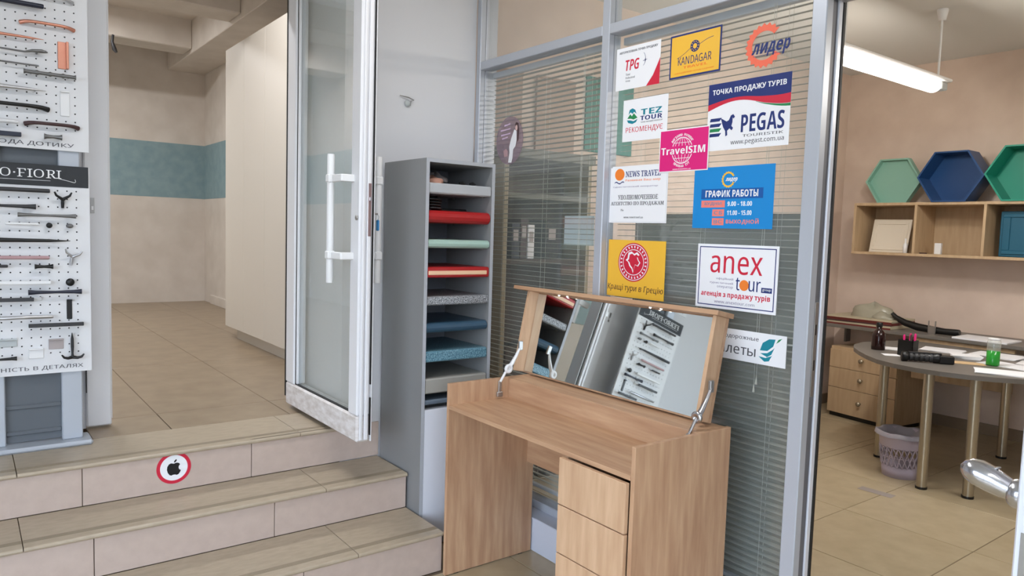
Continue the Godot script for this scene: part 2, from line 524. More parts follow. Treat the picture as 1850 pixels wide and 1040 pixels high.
func stairs() -> void:
	var s := thing("staircase", "three broad steps of beige tiles leading up to the doorway", "stairs", Vector3(0, 0, -3.3))
	var x0 := -2.2
	var tops := [0.18, 0.35, 0.525]
	var zz := [0.643, 0.31, 0.0]
	for k in 3:
		var y: float = tops[k]
		var yb: float = 0.0 if k == 0 else tops[k - 1]
		var z: float = zz[k]
		var zb: float = zz[k + 1] if k < 2 else -0.36
		var xr := 1.67 if k < 2 else 1.475
		var xr2 := 1.67 if k < 2 else 1.679
		box("concrete_core", "grout", s, Vector3(x0, 0.0, -0.55 if k == 2 else zb - 0.009), Vector3((xr2 if k < 2 else 1.474) - 0.004, y - 0.012, z - 0.009))
		# risers
		var js := [x0]
		for q in [-1.625, -0.96, -0.295, 0.37, 1.04]: js.append(q)
		js.append(xr2)
		for i in js.size() - 1:
			box("riser_tile", "riser_tile", s, Vector3(js[i] + 0.0015, yb + 0.002, z - 0.009), Vector3(js[i + 1] - 0.0015, y - (0.014 if k < 2 or i < 5 else 0.0), z), 0.001)
		# side of the steps
		if k < 2:
			box("side_tile", "riser_tile", s, Vector3(1.66, yb, zb), Vector3(1.67, y - 0.014, z - 0.0092), 0.001)
		# treads with rounded nosing
		var tj := [x0, -0.957, 0.153, 1.264, xr]
		for i in tj.size() - 1:
			var a: float = tj[i] + 0.0015
			var b: float = tj[i + 1] - 0.0015
			var prof := PackedVector2Array([Vector2(zb + 0.002, y - 0.012), Vector2(zb + 0.002, y)])
			prof.append(Vector2(z - 0.012, y))
			for q in 7:
				var an := PI / 2 - PI * q / 6.0
				prof.append(Vector2(z + 0.006 + cos(an) * 0.008, y - 0.009 + sin(an) * 0.009 + 0.0))
			prof.append(Vector2(z - 0.001, y - 0.018))
			prof.append(Vector2(z - 0.001, y - 0.012))
			var st := S()
			var x := Transform3D(Basis(Vector3(0, 0, 1), Vector3(0, 1, 0), Vector3(-1, 0, 0)), Vector3.ZERO)
			prism(st, prof, -b, -a, x)
			var t := put(st, "tread_tile", "tread_tile", s)
			var st2 := S()
			for q in 5:
				var zq := z - 0.036 - q * 0.006
				bx(st2, Vector3(a + 0.001, y - 0.0005, zq - 0.0022), Vector3(b - 0.001, y + 0.0008, zq + 0.0022), 0.0005)
			put(st2, "anti_slip_ribs", "tread_strip", t)
	# round badge on the top riser
	var ap := thing("floor_sticker", "round red-rimmed white sticker with black apple on top riser", "sticker", Vector3(0.711, 0.382, -3.2995), "", Basis())
	flat_poly(ap, "red_disc", "ink_red", oval(Vector2(0, 0.069), 0.069, 0.069, 48), 0, 0.0008)
	flat_poly(ap, "white_disc", "paper", oval(Vector2(0, 0.069), 0.055, 0.055, 48), 0.0008, 0.0012)
	var pts := []
	var prof2 := [[0.0, 0.021], [0.006, 0.0235], [0.013, 0.024], [0.020, 0.021], [0.0245, 0.015], [0.021, 0.011], [0.0185, 0.005], [0.019, -0.002], [0.0225, -0.008], [0.0275, -0.0105], [0.024, -0.019], [0.018, -0.027], [0.011, -0.0295], [0.005, -0.027], [0.0, -0.0265], [-0.005, -0.027], [-0.011, -0.0295], [-0.018, -0.026], [-0.025, -0.015], [-0.028, -0.002], [-0.0265, 0.011], [-0.020, 0.021], [-0.012, 0.0245], [-0.005, 0.0225]]
	for q in prof2: pts.append(Vector2(q[0], q[1] + 0.066))
	flat_poly(ap, "apple", "ink_black", pts, 0.0012, 0.0016)
	flat_poly(ap, "apple_leaf", "ink_black", [Vector2(0.0, 0.0915), Vector2(0.001, 0.098), Vector2(0.006, 0.104), Vector2(0.0115, 0.1055), Vector2(0.011, 0.099), Vector2(0.006, 0.093)], 0.0012, 0.0016)

# ---------------------------------------------------------------- doors
func doors() -> void:
	# fixed jamb on the left of the doorway
	var j := struct("trim_1", "white door jamb with a metal strike plate")
	box("jamb", "pvc", j, Vector3(0.452, 0.535, -3.90), Vector3(0.556, 2.76, -3.84), 0.006)
	box("rebate", "pvc", j, Vector3(0.556, 0.56, -3.90), Vector3(0.563, 2.76, -3.868), 0.002)
	box("strike_plate", "steel", j, Vector3(0.478, 1.53, -3.8402), Vector3(0.494, 1.60, -3.838), 0.0005)
	box("latch_hole", "white_plastic", j, Vector3(0.482, 1.545, -3.838), Vector3(0.490, 1.562, -3.8365))
	box("seal", "gasket", j, Vector3(0.450, 0.70, -3.839), Vector3(0.454, 0.84, -3.832))
	var jr := struct("trim_2", "white door jamb on the hinge side")
	box("jamb", "pvc", jr, Vector3(1.455, 0.526, -3.95), Vector3(1.475, 2.76, -3.80), 0.003)
	box("head", "pvc", jr, Vector3(0.452, 2.72, -3.95), Vector3(1.475, 2.76, -3.85), 0.003)
	# open leaf, at right angles to the door wall
	var d := struct("door_1", "open white door leaf with tall glass pane and bar handles", Vector3(1.387, 0.545, -3.83))
	var T := 0.066
	var H := 2.15
	var W := 0.885
	box("hinge_stile", "pvc", d, Vector3(0, 0.12, 0.0), Vector3(T, H, 0.115), 0.006)
	box("lock_stile", "pvc", d, Vector3(0, 0.12, W - 0.09), Vector3(T, H, W), 0.006)
	box("bottom_rail", "pvc_worn", d, Vector3(0, 0.0, 0.0), Vector3(T, 0.12, W), 0.008)
	box("top_rail", "pvc", d, Vector3(0, H - 0.001, 0.0), Vector3(T, H + 0.03, W), 0.006)
	var gz0 := 0.115
	var gz1 := W - 0.09
	box("glass_pane", "glass_door", d, Vector3(0.026, 0.11, gz0 - 0.01), Vector3(0.034, H + 0.005, gz1 + 0.01))
	for q in [[gz0, 0.003], [gz1 - 0.003, 0.003]]:
		box("glazing_seal", "gasket", d, Vector3(0.010, 0.12, q[0]), Vector3(0.026, H, q[0] + q[1]))
	box("glazing_seal", "gasket", d, Vector3(0.010, 0.12, gz0), Vector3(0.026, 0.124, gz1))
	box("glazing_bead", "pvc", d, Vector3(0.012, 0.12, gz1 - 0.022), Vector3(0.026, H, gz1 - 0.003), 0.003)
	box("glazing_bead", "pvc", d, Vector3(0.012, 0.124, gz0 + 0.003), Vector3(0.026, H, gz0 + 0.016), 0.003)
	# stepped profile of the free edge
	box("edge_profile", "pvc", d, Vector3(0.012, 0.01, W), Vector3(0.026, H, W + 0.010), 0.003)
	box("edge_profile", "pvc", d, Vector3(0.034, 0.01, W), Vector3(0.052, H, W + 0.012), 0.003)
	box("overlap_lip", "pvc", d, Vector3(0.066, 0.0, W - 0.03), Vector3(0.072, H, W + 0.006), 0.002)
	box("edge_seal", "gasket", d, Vector3(0.060, 0.03, W + 0.0005), Vector3(0.0655, 0.20, W + 0.007))
	box("edge_seal", "gasket", d, Vector3(0.060, 0.26, W + 0.0005), Vector3(0.0655, H, W + 0.007))
	box("hinge_seal", "gasket", d, Vector3(-0.001, 0.04, -0.012), Vector3(0.03, H, 0.0))
	box("lock_plate", "steel_pink", d, Vector3(0.036, 0.92, W + 0.0121), Vector3(0.050, 1.15, W + 0.014), 0.0005)
	box("lock_bolt", "chrome", d, Vector3(0.039, 1.075, W + 0.014), Vector3(0.046, 1.09, W + 0.020), 0.001)
	for side in [0, 1]:
		var x := -0.058 if side == 0 else T + 0.075
		var hz := W - 0.175 if side == 0 else W - 0.105
		var st := S()
		sweep(st, [Vector3(x, 0.705, hz), Vector3(x, 0.71, hz), Vector3(x, 1.275, hz), Vector3(x, 1.28, hz)], [0.0155, 0.0165, 0.0165, 0.0155], 16)
		var h := put(st, "pull_handle", "white_plastic", d)
		for y in [0.83, 1.172]:
			var s2 := S()
			var zb := W - 0.05
			if side == 0:
				bx(s2, Vector3(x - 0.018, y - 0.019, hz - 0.02), Vector3(x + 0.018, y + 0.019, hz + 0.02), 0.005)
				bx(s2, Vector3(x - 0.004, y - 0.016, hz), Vector3(x + 0.014, y + 0.016, zb - 0.005), 0.003)
				bx(s2, Vector3(x, y - 0.016, zb - 0.03), Vector3(0.002, y + 0.016, zb - 0.003), 0.003)
			else:
				bx(s2, Vector3(x - 0.018, y - 0.019, hz - 0.02), Vector3(x + 0.018, y + 0.019, hz + 0.02), 0.005)
				bx(s2, Vector3(T - 0.002, y - 0.016, hz - 0.012), Vector3(x, y + 0.016, hz + 0.012), 0.003)
			put(s2, "handle_bracket", "white_plastic", h)
	var kc := S()
	lathe(kc, [Vector2(0, 0), Vector2(0.011, 0), Vector2(0.011, 0.006), Vector2(0, 0.007)], Vector3(0.0, 1.0, W - 0.02), 14, Basis(Vector3(0, 1, 0), Vector3(-1, 0, 0), Vector3(0, 0, 1)))
	put(kc, "key_cylinder", "steel", d)
	# keys with blue tag hanging on the far side of the leaf
	var k := thing("key_bunch", "blue plastic key tag and key hanging in white door lock", "keys", Vector3(1.478, 1.49, -2.955))
	var ks := S()
	sweep(ks, [Vector3(-0.026, 0.075, -0.01), Vector3(0.004, 0.075, -0.008)], [0.004], 8)
	put(ks, "key", "steel", k)
	var ks2 := S()
	sweep(ks2, [Vector3(0.004, 0.078, -0.008), Vector3(0.010, 0.062, -0.006), Vector3(0.006, 0.046, -0.005)], [0.0016], 6)
	put(ks2, "key_ring", "steel", k)
	mat("tag_blue", Color(0.03, 0.42, 0.62), 0.4)
	box("key_tag", "tag_blue", k, Vector3(0.002, 0.0, -0.018), Vector3(0.009, 0.048, 0.006), 0.003)
	# office door, open towards the lobby at the right edge of the picture
	var o := struct("door_2", "open aluminium office door with a silver lever handle", Vector3(1.456, 0.01, -0.45))
	box("lock_stile", "alu_light", o, Vector3(0, 0, 0), Vector3(0.09, 2.25, 0.045), 0.003)
	box("hinge_stile", "alu_light", o, Vector3(0.76, 0, 0), Vector3(0.85, 2.25, 0.045), 0.003)
	box("bottom_rail", "alu_light", o, Vector3(0.09, 0, 0.001), Vector3(0.76, 0.12, 0.044), 0.003)
	box("top_rail", "alu_light", o, Vector3(0.09, 2.16, 0.001), Vector3(0.76, 2.25, 0.044), 0.003)
	box("glass_pane", "glass", o, Vector3(0.085, 0.11, 0.019), Vector3(0.765, 2.17, 0.025))
	box("lock_plate", "steel", o, Vector3(-0.0015, 0.78, 0.010), Vector3(0.001, 1.0, 0.032), 0.0004)
	box("latch", "black", o, Vector3(-0.006, 0.90, 0.030), Vector3(0.0, 0.96, 0.042))
	var hs := S()
	var hb := Basis(Vector3(1, 0, 0), Vector3(0, 0, -1), Vector3(0, 1, 0))
	lathe(hs, [Vector2(0, 0), Vector2(0.026, 0), Vector2(0.027, 0.004), Vector2(0.026, 0.016), Vector2(0.022, 0.022), Vector2(0, 0.022)], Vector3(0.035, 1.055, 0), 24, hb)
	var hn := put(hs, "handle_rose", "chrome", o)
	var hl := S()
	sweep(hl, [Vector3(0.035, 1.058, -0.018), Vector3(0.033, 1.062, -0.032), Vector3(0.028, 1.071, -0.052), Vector3(0.024, 1.079, -0.072), Vector3(0.022, 1.083, -0.086), Vector3(0.0212, 1.0855, -0.095), Vector3(0.021, 1.0865, -0.099)], [0.019, 0.0225, 0.0262, 0.0265, 0.022, 0.014, 0.004], 20, 0.92)
	put(hl, "lever", "chrome", hn)
	var hk := S()
	lathe(hk, [Vector2(0, 0), Vector2(0.0075, 0), Vector2(0.0075, 0.002), Vector2(0, 0.002)], Vector3(0.029, 1.0925, -0.045), 14, Basis(Vector3.RIGHT, -0.35))
	put(hk, "key_slot", "steel", hn)

# ---------------------------------------------------------------- partition
const PX := 2.22
func partition() -> void:
	var p := struct("window_1", "grey aluminium and glass partition between lobby and office")
	box("post", "alu", p, Vector3(PX, 0, -3.306), Vector3(PX + 0.033, 3.03, -3.268), 0.003)
	box("post_inner", "alu", p, Vector3(PX + 0.036, 0, -3.306), Vector3(PX + 0.11, 3.03, -3.270), 0.002)
	box("joint_seal", "gasket", p, Vector3(PX + 0.031, 0, -3.30), Vector3(PX + 0.038, 3.03, -3.272))
	box("mullion", "alu", p, Vector3(PX, 0.16, -2.345), Vector3(PX + 0.033, 3.03, -2.300), 0.003)
	box("mullion_inner", "alu", p, Vector3(PX + 0.036, 0.16, -2.343), Vector3(PX + 0.075, 3.03, -2.303), 0.002)
	box("joint_seal", "gasket", p, Vector3(PX + 0.031, 0.16, -2.341), Vector3(PX + 0.038, 3.03, -2.305))
	for s in [[-3.268, -2.345], [-2.300, -1.364]]:
		box("transom", "alu", p, Vector3(PX, 2.354, s[0]), Vector3(PX + 0.033, 2.397, s[1]), 0.003)
		box("transom_inner", "alu", p, Vector3(PX + 0.036, 2.356, s[0]), Vector3(PX + 0.075, 2.395, s[1]), 0.002)
		box("joint_seal", "gasket", p, Vector3(PX + 0.031, 2.358, s[0]), Vector3(PX + 0.038, 2.393, s[1]))
		box("glass_pane", "glass", p, Vector3(2.267, 0.17, s[0] - 0.004), Vector3(2.273, 2.360, s[1] + 0.004))
		box("glass_pane", "glass", p, Vector3(2.267, 2.392, s[0] - 0.004), Vector3(2.273, 3.02, s[1] + 0.004))
		box("sill", "alu", p, Vector3(PX, 0.16, s[0]), Vector3(PX + 0.075, 0.20, s[1]), 0.003)
		box("head", "alu", p, Vector3(PX, 2.98, s[0]), Vector3(PX + 0.075, 3.03, s[1]), 0.003)
	box("plinth", "plinth", p, Vector3(2.135, 0.0, -3.30), Vector3(PX + 0.08, 0.16, -1.37), 0.003)
	# door post with its channel
	var z0 := -1.364
	var z1 := -1.312
	box("door_post", "alu", p, Vector3(PX, 0, z0), Vector3(PX + 0.038, 3.03, z1), 0.003)
	box("post_channel", "alu_dark", p, Vector3(PX + 0.036, 0, z0), Vector3(PX + 0.074, 3.03, z1 - 0.006))
	box("post_rib", "alu_light", p, Vector3(PX + 0.072, 0, z0), Vector3(PX + 0.096, 3.03, z1), 0.003)
	box("door_seal", "gasket", p, Vector3(PX + 0.095, 0, z0), Vector3(PX + 0.115, 3.03, z1 + 0.002), 0.004)
	box("strike_plate", "steel", p, Vector3(PX + 0.046, 0.98, z1 - 0.0062), Vector3(PX + 0.066, 1.30, z1 - 0.0035), 0.001)
	for y in [1.07, 1.19]:
		box("strike_slot", "black", p, Vector3(PX + 0.053, y, z1 - 0.0037), Vector3(PX + 0.060, y + 0.035, z1 - 0.003))
	# post on the hinge side of the office door and what stands above it
	box("hinge_post", "alu", p, Vector3(PX, 0, -0.40), Vector3(PX + 0.1, 3.03, -0.34), 0.003)
	box("door_head", "alu", p, Vector3(PX, 2.28, -1.312), Vector3(PX + 0.1, 2.34, -0.40), 0.003)
	box("glass_pane", "glass", p, Vector3(2.267, 2.34, -1.312), Vector3(2.273, 3.02, -0.40))
	var w := struct("wall_inner", "white wall between lobby and office beyond the office door")
	box("wall_panel", "wall_white", w, Vector3(2.22, 0, -0.34), Vector3(2.34, 3.03, 2.6))

func slat_mesh(length: float) -> ArrayMesh:
	var st := S()
	var pts := PackedVector2Array([Vector2(-0.0125, -0.0010), Vector2(-0.006, 0.0007), Vector2(0.006, 0.0007), Vector2(0.0125, -0.0010), Vector2(0.006, 0.0001), Vector2(-0.006, 0.0001)])
	prism(st, pts, -length / 2, length / 2)
	st.generate_normals()
	return st.commit()

func blinds() -> void:
	var rng := RandomNumberGenerator.new()
	rng.seed = 7
	var defs := [[-3.262, -2.352, 0.22, "open grey venetian blind behind the left glass pane", -0.11], [-2.294, -1.370, 0.22, "grey venetian blind behind the pane with the travel stickers", 0.10]]
	for d in defs:
		var zc: float = (d[0] + d[1]) / 2
		var L: float = d[1] - d[0]
		var b := thing("venetian_blind", d[3], "blind", Vector3(2.315, d[2], zc), "venetian blinds of the partition")
		var top: float = 2.35 - d[2]
		box("headrail", "alu", b, Vector3(-0.014, top - 0.03, -L / 2), Vector3(0.014, top, L / 2), 0.002)
		var m := slat_mesh(L - 0.01)
		var y := top - 0.045
		while y > 0.03:
			var o := MeshInstance3D.new()
			o.name = "slat"
			o.mesh = m
			o.material_override = M["slat"]
			o.transform = Transform3D(Basis.from_euler(Vector3(rng.randf_range(-0.0012, 0.0012), 0, float(d[4]) + rng.randf_range(-0.03, 0.03))), Vector3(0, y, 0))
			b.add_child(o, true)
			y -= 0.0243
		box("bottom_rail", "alu", b, Vector3(-0.012, 0.0, -L / 2 + 0.005), Vector3(0.012, 0.014, L / 2 - 0.005), 0.003)
		for cz in [-L * 0.36, 0.0, L * 0.36]:
			var st := S()
			for cx in [-0.0135, 0.0135]:
				sweep(st, [Vector3(cx, 0.012, cz), Vector3(cx, top - 0.03, cz)], [0.0007], 5)
			put(st, "ladder_cord", "cord", b)
		var sc := S()
		for q in 2:
			sweep(sc, [Vector3(-0.018, top - 0.02, L * 0.30 + q * 0.009), Vector3(-0.018, 0.75 + q * 0.03, L * 0.30 + q * 0.009)], [0.0009], 5)
			lathe(sc, [Vector2(0.001, 0.028), Vector2(0.0045, 0.008), Vector2(0.005, 0), Vector2(0, 0)], Vector3(-0.018, 0.728 + q * 0.03, L * 0.30 + q * 0.009), 10)
		put(sc, "pull_cord", "cord", b)

func office_shell() -> void:
	var w := struct("wall_office_far", "peach painted far wall of the office")
	box("plaster", "peach", w, Vector3(6.55, 0, -3.75), Vector3(6.75, 3.03, 2.8))
	var l := struct("wall_office_side", "peach painted side wall of the office")
	box("plaster", "peach", l, Vector3(2.22, 0, -3.75), Vector3(6.55, 3.03, -3.6))
	var b := struct("baseboard_office", "greyish tiled skirting of the office")
	mat("skirting", Color(0.55, 0.48, 0.40), 0.5)
	box("board", "skirting", b, Vector3(6.535, 0, -3.6), Vector3(6.55, 0.09, 2.6), 0.002)
	box("board", "skirting", b, Vector3(2.34, 0, -3.6), Vector3(6.535, 0.09, -3.585), 0.002)
	pendant("long fluorescent tube lamp hanging from the office ceiling", Vector3(4.5, 2.53, -2.22))
	pendant("second fluorescent tube lamp hanging outside the picture", Vector3(4.5, 2.53, -0.3))

func pendant(label: String, at: Vector3) -> void:
	# hanging fluorescent lamp
	var p := thing("pendant_lamp", label, "lamp", at)
	box("housing", "white_plastic", p, Vector3(-0.68, 0.038, -0.06), Vector3(0.70, 0.058, 0.06), 0.006)
	var st := S()
	sweep(st, [Vector3(-0.64, 0, 0), Vector3(-0.63, 0, 0), Vector3(0.56, 0, 0), Vector3(0.60, 0.012, 0)], [0.04, 0.05, 0.05, 0.03], 18, 0.8, Basis(Vector3(0, 0, 1), Vector3(1, 0, 0), Vector3(0, 1, 0)))
	put(st, "tube", "tube_glow", p)
	box("end_cap", "pale_grey", p, Vector3(0.615, -0.012, -0.03), Vector3(0.70, 0.038, 0.03), 0.006)
	for x in [-0.55, 0.62]:
		var r := S()
		sweep(r, [Vector3(x, 0.04, 0), Vector3(x, 0.44, 0)], [0.007], 10)
		put(r, "hanging_rod", "white_plastic", p)
		var c := S()
		lathe(c, [Vector2(0, -0.07), Vector2(0.022, -0.07), Vector2(0.034, -0.01), Vector2(0.034, 0), Vector2(0, 0)], Vector3(x, 0.499, 0), 18)
		put(c, "ceiling_cup", "white_plastic", p)
	var a := AreaLight3D.new()
	a.name = "office_lamp_light"
	p.add_child(a)
	a.position = Vector3(-0.02, -0.045, 0)
	a.rotation_degrees = Vector3(-90, 0, 0)
	a.area_size = Vector2(1.2, 0.09)
	a.light_color = Color(0.96, 0.975, 1.0)
	a.light_energy = 1.5
	a.area_range = 20
	a.shadow_enabled = true
	for ox in [-0.38, 0.34]:                        # the tube also shines sideways
		var o := OmniLight3D.new()
		o.name = "tube_light"
		p.add_child(o, true)
		o.position = Vector3(ox, -0.075, 0)
		o.light_color = Color(1.0, 0.965, 0.91)
		o.light_energy = 0.44
		o.light_size = 0.04
		o.omni_range = 20
		o.omni_attenuation = 2.0
		o.shadow_enabled = true

# ---------------------------------------------------------------- stickers on the glass
func sign_at(called: String, label: String, z0: float, z1: float, y0: float, group := "stickers on the partition glass") -> Node3D:
	# own plane: x to the right, y up, z towards the lobby; origin in the middle of the lower edge
	return thing(called, label, "sign", Vector3(2.2668, y0, (z0 + z1) / 2), group, Basis(Vector3(0, 0, 1), Vector3(0, 1, 0), Vector3(-1, 0, 0)))

func gear_ring(s: Node, c: Vector2, r0: float, r1: float, m: String, l0: float, l1: float, teeth := 18, a0 := 0.5, a1 := 5.9) -> void:
	var pts := []
	for i in 41:
		var a := a0 + (a1 - a0) * i / 40.0
		pts.append(c + Vector2(cos(a), sin(a)) * r0)
	var n := teeth * 2
	for i in range(n, -1, -1):
		var a := a0 + (a1 - a0) * i / float(n)
		pts.append(c + Vector2(cos(a), sin(a)) * (r1 if i % 2 == 0 else r1 * 0.88))
	flat_poly(s, "gear_emblem", m, pts, l0, l1)

func signs() -> void:
	var s: Node3D
	# --- white and red sign
	s = sign_at("sticker", "white sticker with three red capitals and a red corner", -2.295, -2.048, 2.119)
	var hw := 0.1235
	flat_rect(s, "panel", "paper", -hw, 0, hw, 0.176)
	words(s, "АВТОРИЗОВАНА ТОЧКА ПРОДАЖУ", 0.0, 0.155, 0.215, 0.012, "ink_grey", 0.0012, "sansb")
	words(s, "TPG", -0.032, 0.100, 0.078, 0.044, "ink_red", 0.0012, "sansb", 0.0, 0.1)
	ring(s, "emblem", "ink_blue", Vector2(0.022, 0.112), Vector2(0.022, 0.030), Vector2(0.020, 0.029), 0.001, 0.0014, -1.1, 1.1, 12)
	flat_poly(s, "emblem", "ink_blue", [Vector2(0.030, 0.104), Vector2(0.052, 0.108), Vector2(0.052, 0.1095), Vector2(0.030, 0.1065)], 0.001, 0.0014)
	flat_poly(s, "emblem", "ink_blue", [Vector2(0.041, 0.096), Vector2(0.045, 0.106), Vector2(0.043, 0.121), Vector2(0.0395, 0.108)], 0.001, 0.0014)
	flat_poly(s, "red_corner", "ink_red", [Vector2(0.052, 0.0), Vector2(hw, 0.0), Vector2(hw, 0.105), Vector2(0.110, 0.080), Vector2(0.088, 0.040)], 0.001, 0.0014)
	for q in [["Tour", 0.062, 0.026], ["Professional", 0.048, 0.052], ["Group", 0.034, 0.026]]:
		words(s, q[0], -0.066 + q[2] / 2, q[1], q[2], 0.009, "ink_grey", 0.0012)
	# --- yellow KANDAGAR
	s = sign_at("sticker", "yellow sticker with a dark blue border and sun emblem", -1.997, -1.752, 2.124)
	hw = 0.1225
	flat_rect(s, "border", "ink_blue", -hw, 0, hw, 0.168)
	flat_rect(s, "panel", "yellow", -hw + 0.007, 0.007, hw - 0.007, 0.161, 0.001, 0.0014)
	ring(s, "sun_emblem", "ink_blue", Vector2(0.0, 0.112), Vector2(0.022, 0.022), Vector2(0.010, 0.010), 0.0014, 0.0018)
	for i in 10:
		var a := TAU * i / 10
		flat_poly(s, "sun_ray", "yellow", oval(Vector2(cos(a), sin(a)) * 0.0165 + Vector2(0, 0.112), 0.0022, 0.0022, 8), 0.0018, 0.0020)
	for sg in [-1.0, 1.0]:
		var p := []
		for i in 9:
			var t := i / 8.0
			p.append(Vector2(sg * (0.022 + t * 0.064), 0.112 + sg * (0.004 + 0.018 * sin(t * 1.5)) - (0.012 * t if sg < 0 else 0.0)))
		for i in range(8, -1, -1):
			p.append(p[i] - Vector2(0, 0.0018))
		flat_poly(s, "sweep_line", "ink_blue", p, 0.0014, 0.0018)
	words(s, "KANDAGAR", 0.0, 0.064, 0.160, 0.030, "ink_blue", 0.0016)
	words(s, "TRAVEL", 0.005, 0.038, 0.115, 0.009, "ink_orange", 0.0016, "sansb")
	words(s, "ОФІЦІЙНИЙ ПРЕДСТАВНИК", 0.0, 0.019, 0.19, 0.008, "ink_orange", 0.0016)
	# --- лидер, cut out letters and gear
	s = sign_at("sticker", "cut-out orange gear ring with blue lettering on bare glass", -1.636, -1.465, 2.10)
	gear_ring(s, Vector2(-0.018, 0.082), 0.050, 0.078, "sign_orange", 0.0, 0.001, 17, 0.75, 5.75)
	words(s, "лидер", 0.008, 0.066, 0.148, 0.050, "ink_blue", 0.0012, "sansb", 0.0, 0.2)
	flat_poly(s, "backing", "ink_blue", [Vector2(-0.060, 0.048), Vector2(0.055, 0.048), Vector2(0.055, 0.0495), Vector2(-0.060, 0.0495)], 0.0, 0.0012)
	# --- PEGAS
	s = sign_at("sticker", "large white sticker with a dark blue top and flying horse", -1.797, -1.452, 1.829)
	hw = 0.1725
	flat_rect(s, "panel", "paper", -hw, 0, hw, 0.247)
	var top := [Vector2(-hw, 0.247), Vector2(-hw, 0.192)]
	var red := []
	var grn := []
	for i in 21:
		var t := i / 20.0
		var u := -hw + 2 * hw * t
		top.append(Vector2(u, 0.176 + 0.012 * sin(t * 5.2 - 0.4) + (0.034 * maxf(0, t - 0.62))))
		red.append(Vector2(u, 0.176 + 0.012 * sin(t * 5.2 - 0.4) + (0.034 * maxf(0, t - 0.62)) + 0.002))
		grn.append(Vector2(u, 0.150 + 0.024 * sin(t * 4.6 - 0.15) + (0.045 * maxf(0, t - 0.68))))
	top.append(Vector2(hw, 0.247))
	flat_poly(s, "blue_field", "ink_blue", top, 0.001, 0.0016)
	var rp := []
	for q in red: rp.append(q)
	for i in range(20, -1, -1): rp.append(Vector2(grn[i].x, minf(grn[i].y + 0.002, red[i].y - 0.006)))
	flat_poly(s, "red_wave", "ink_red", rp, 0.001, 0.0014)
	var gp := []
	for i in range(12, 21): gp.append(Vector2(red[i].x, minf(grn[i].y + 0.001, red[i].y - 0.006)))
	for i in range(20, 11, -1): gp.append(Vector2(red[i].x, minf(grn[i].y + 0.001, red[i].y - 0.006) - 0.010 * (i - 11) / 9.0))
	flat_poly(s, "green_wave", "ink_green", gp, 0.001, 0.0015)
	words(s, "ТОЧКА ПРОДАЖУ ТУРІВ", 0.0, 0.213, 0.308, 0.024, "ink_white", 0.0018, "sansb")
	words(s, "PEGAS", 0.065, 0.090, 0.175, 0.062, "ink_blue", 0.0012, "sansb")
	words(s, "TOURISTIK", 0.068, 0.046, 0.165, 0.009, "ink_grey", 0.0012)
	words(s, "www.pegast.com.ua", 0.045, 0.023, 0.218, 0.020, "ink_grey", 0.0012)
	for q in [[0.108, "ink_blue"], [0.088, "ink_blue"], [0.070, "ink_green"], [0.052, "ink_blue"]]:
		flat_poly(s, "stripe", q[1], [Vector2(-0.162, q[0]), Vector2(-0.118, q[0]), Vector2(-0.108, q[0] + 0.012), Vector2(-0.158, q[0] + 0.012)], 0.001, 0.0014)
	var horse := [[-0.112, 0.118], [-0.100, 0.112], [-0.086, 0.104], [-0.076, 0.108], [-0.068, 0.124], [-0.058, 0.128], [-0.050, 0.118], [-0.056, 0.112], [-0.060, 0.116], [-0.060, 0.100], [-0.064, 0.086], [-0.056, 0.078], [-0.062, 0.070], [-0.072, 0.078], [-0.082, 0.070], [-0.080, 0.054], [-0.088, 0.050], [-0.090, 0.070], [-0.100, 0.084], [-0.106, 0.100]]
	var hp := []
	for q in horse: hp.append(Vector2(q[0], q[1]))
	flat_poly(s, "horse_emblem", "ink_blue", hp, 0.0014, 0.0018)
	# --- TEZ TOUR
	s = sign_at("sticker", "white sticker with a green and teal mountain emblem", -2.243, -1.996, 1.899)
	hw = 0.1235
	flat_rect(s, "panel", "paper", -hw, 0, hw, 0.174)
	words(s, "TEZ", 0.036, 0.116, 0.115, 0.024, "ink_teal", 0.0012, "sansb")
	words(s, "TOUR", 0.036, 0.091, 0.120, 0.018, "ink_blue", 0.0012, "sansb")
	words(s, "ТУРИСТИЧНИЙ ОПЕРАТОР", 0.038, 0.075, 0.118, 0.007, "ink_grey", 0.0012)
	words(s, "РЕКОМЕНДУЄ", -0.002, 0.045, 0.205, 0.027, "ink_red", 0.0012)
	flat_poly(s, "emblem", "ink_teal", [Vector2(-0.092, 0.112), Vector2(-0.086, 0.132), Vector2(-0.070, 0.137), Vector2(-0.055, 0.130), Vector2(-0.046, 0.112), Vector2(-0.060, 0.122), Vector2(-0.070, 0.114), Vector2(-0.080, 0.122)], 0.001, 0.0014)
	flat_poly(s, "emblem", "ink_green", [Vector2(-0.098, 0.096), Vector2(-0.082, 0.114), Vector2(-0.072, 0.104), Vector2(-0.062, 0.116), Vector2(-0.040, 0.096), Vector2(-0.062, 0.090), Vector2(-0.078, 0.095)], 0.001, 0.0014)
	flat_poly(s, "emblem", "ink_teal", [Vector2(-0.100, 0.090), Vector2(-0.080, 0.088), Vector2(-0.062, 0.083), Vector2(-0.040, 0.090), Vector2(-0.048, 0.078), Vector2(-0.068, 0.072), Vector2(-0.092, 0.078)], 0.001, 0.0014)
	# --- TravelSIM
	s = sign_at("sticker", "bright pink sticker with a white globe overlapping its neighbours", -2.028, -1.784, 1.760)
	s.position.x -= 0.0025
	hw = 0.122
	flat_rect(s, "border", "paper", -hw, 0, hw, 0.167, 0.0, 0.001)
	flat_rect(s, "panel", "magenta", -hw + 0.004, 0.004, hw - 0.004, 0.163, 0.001, 0.0014)
	var gc := Vector2(-0.006, 0.082)
	ring(s, "globe", "ink_white", gc, Vector2(0.052, 0.052), Vector2(0.049, 0.049), 0.0014, 0.0018)
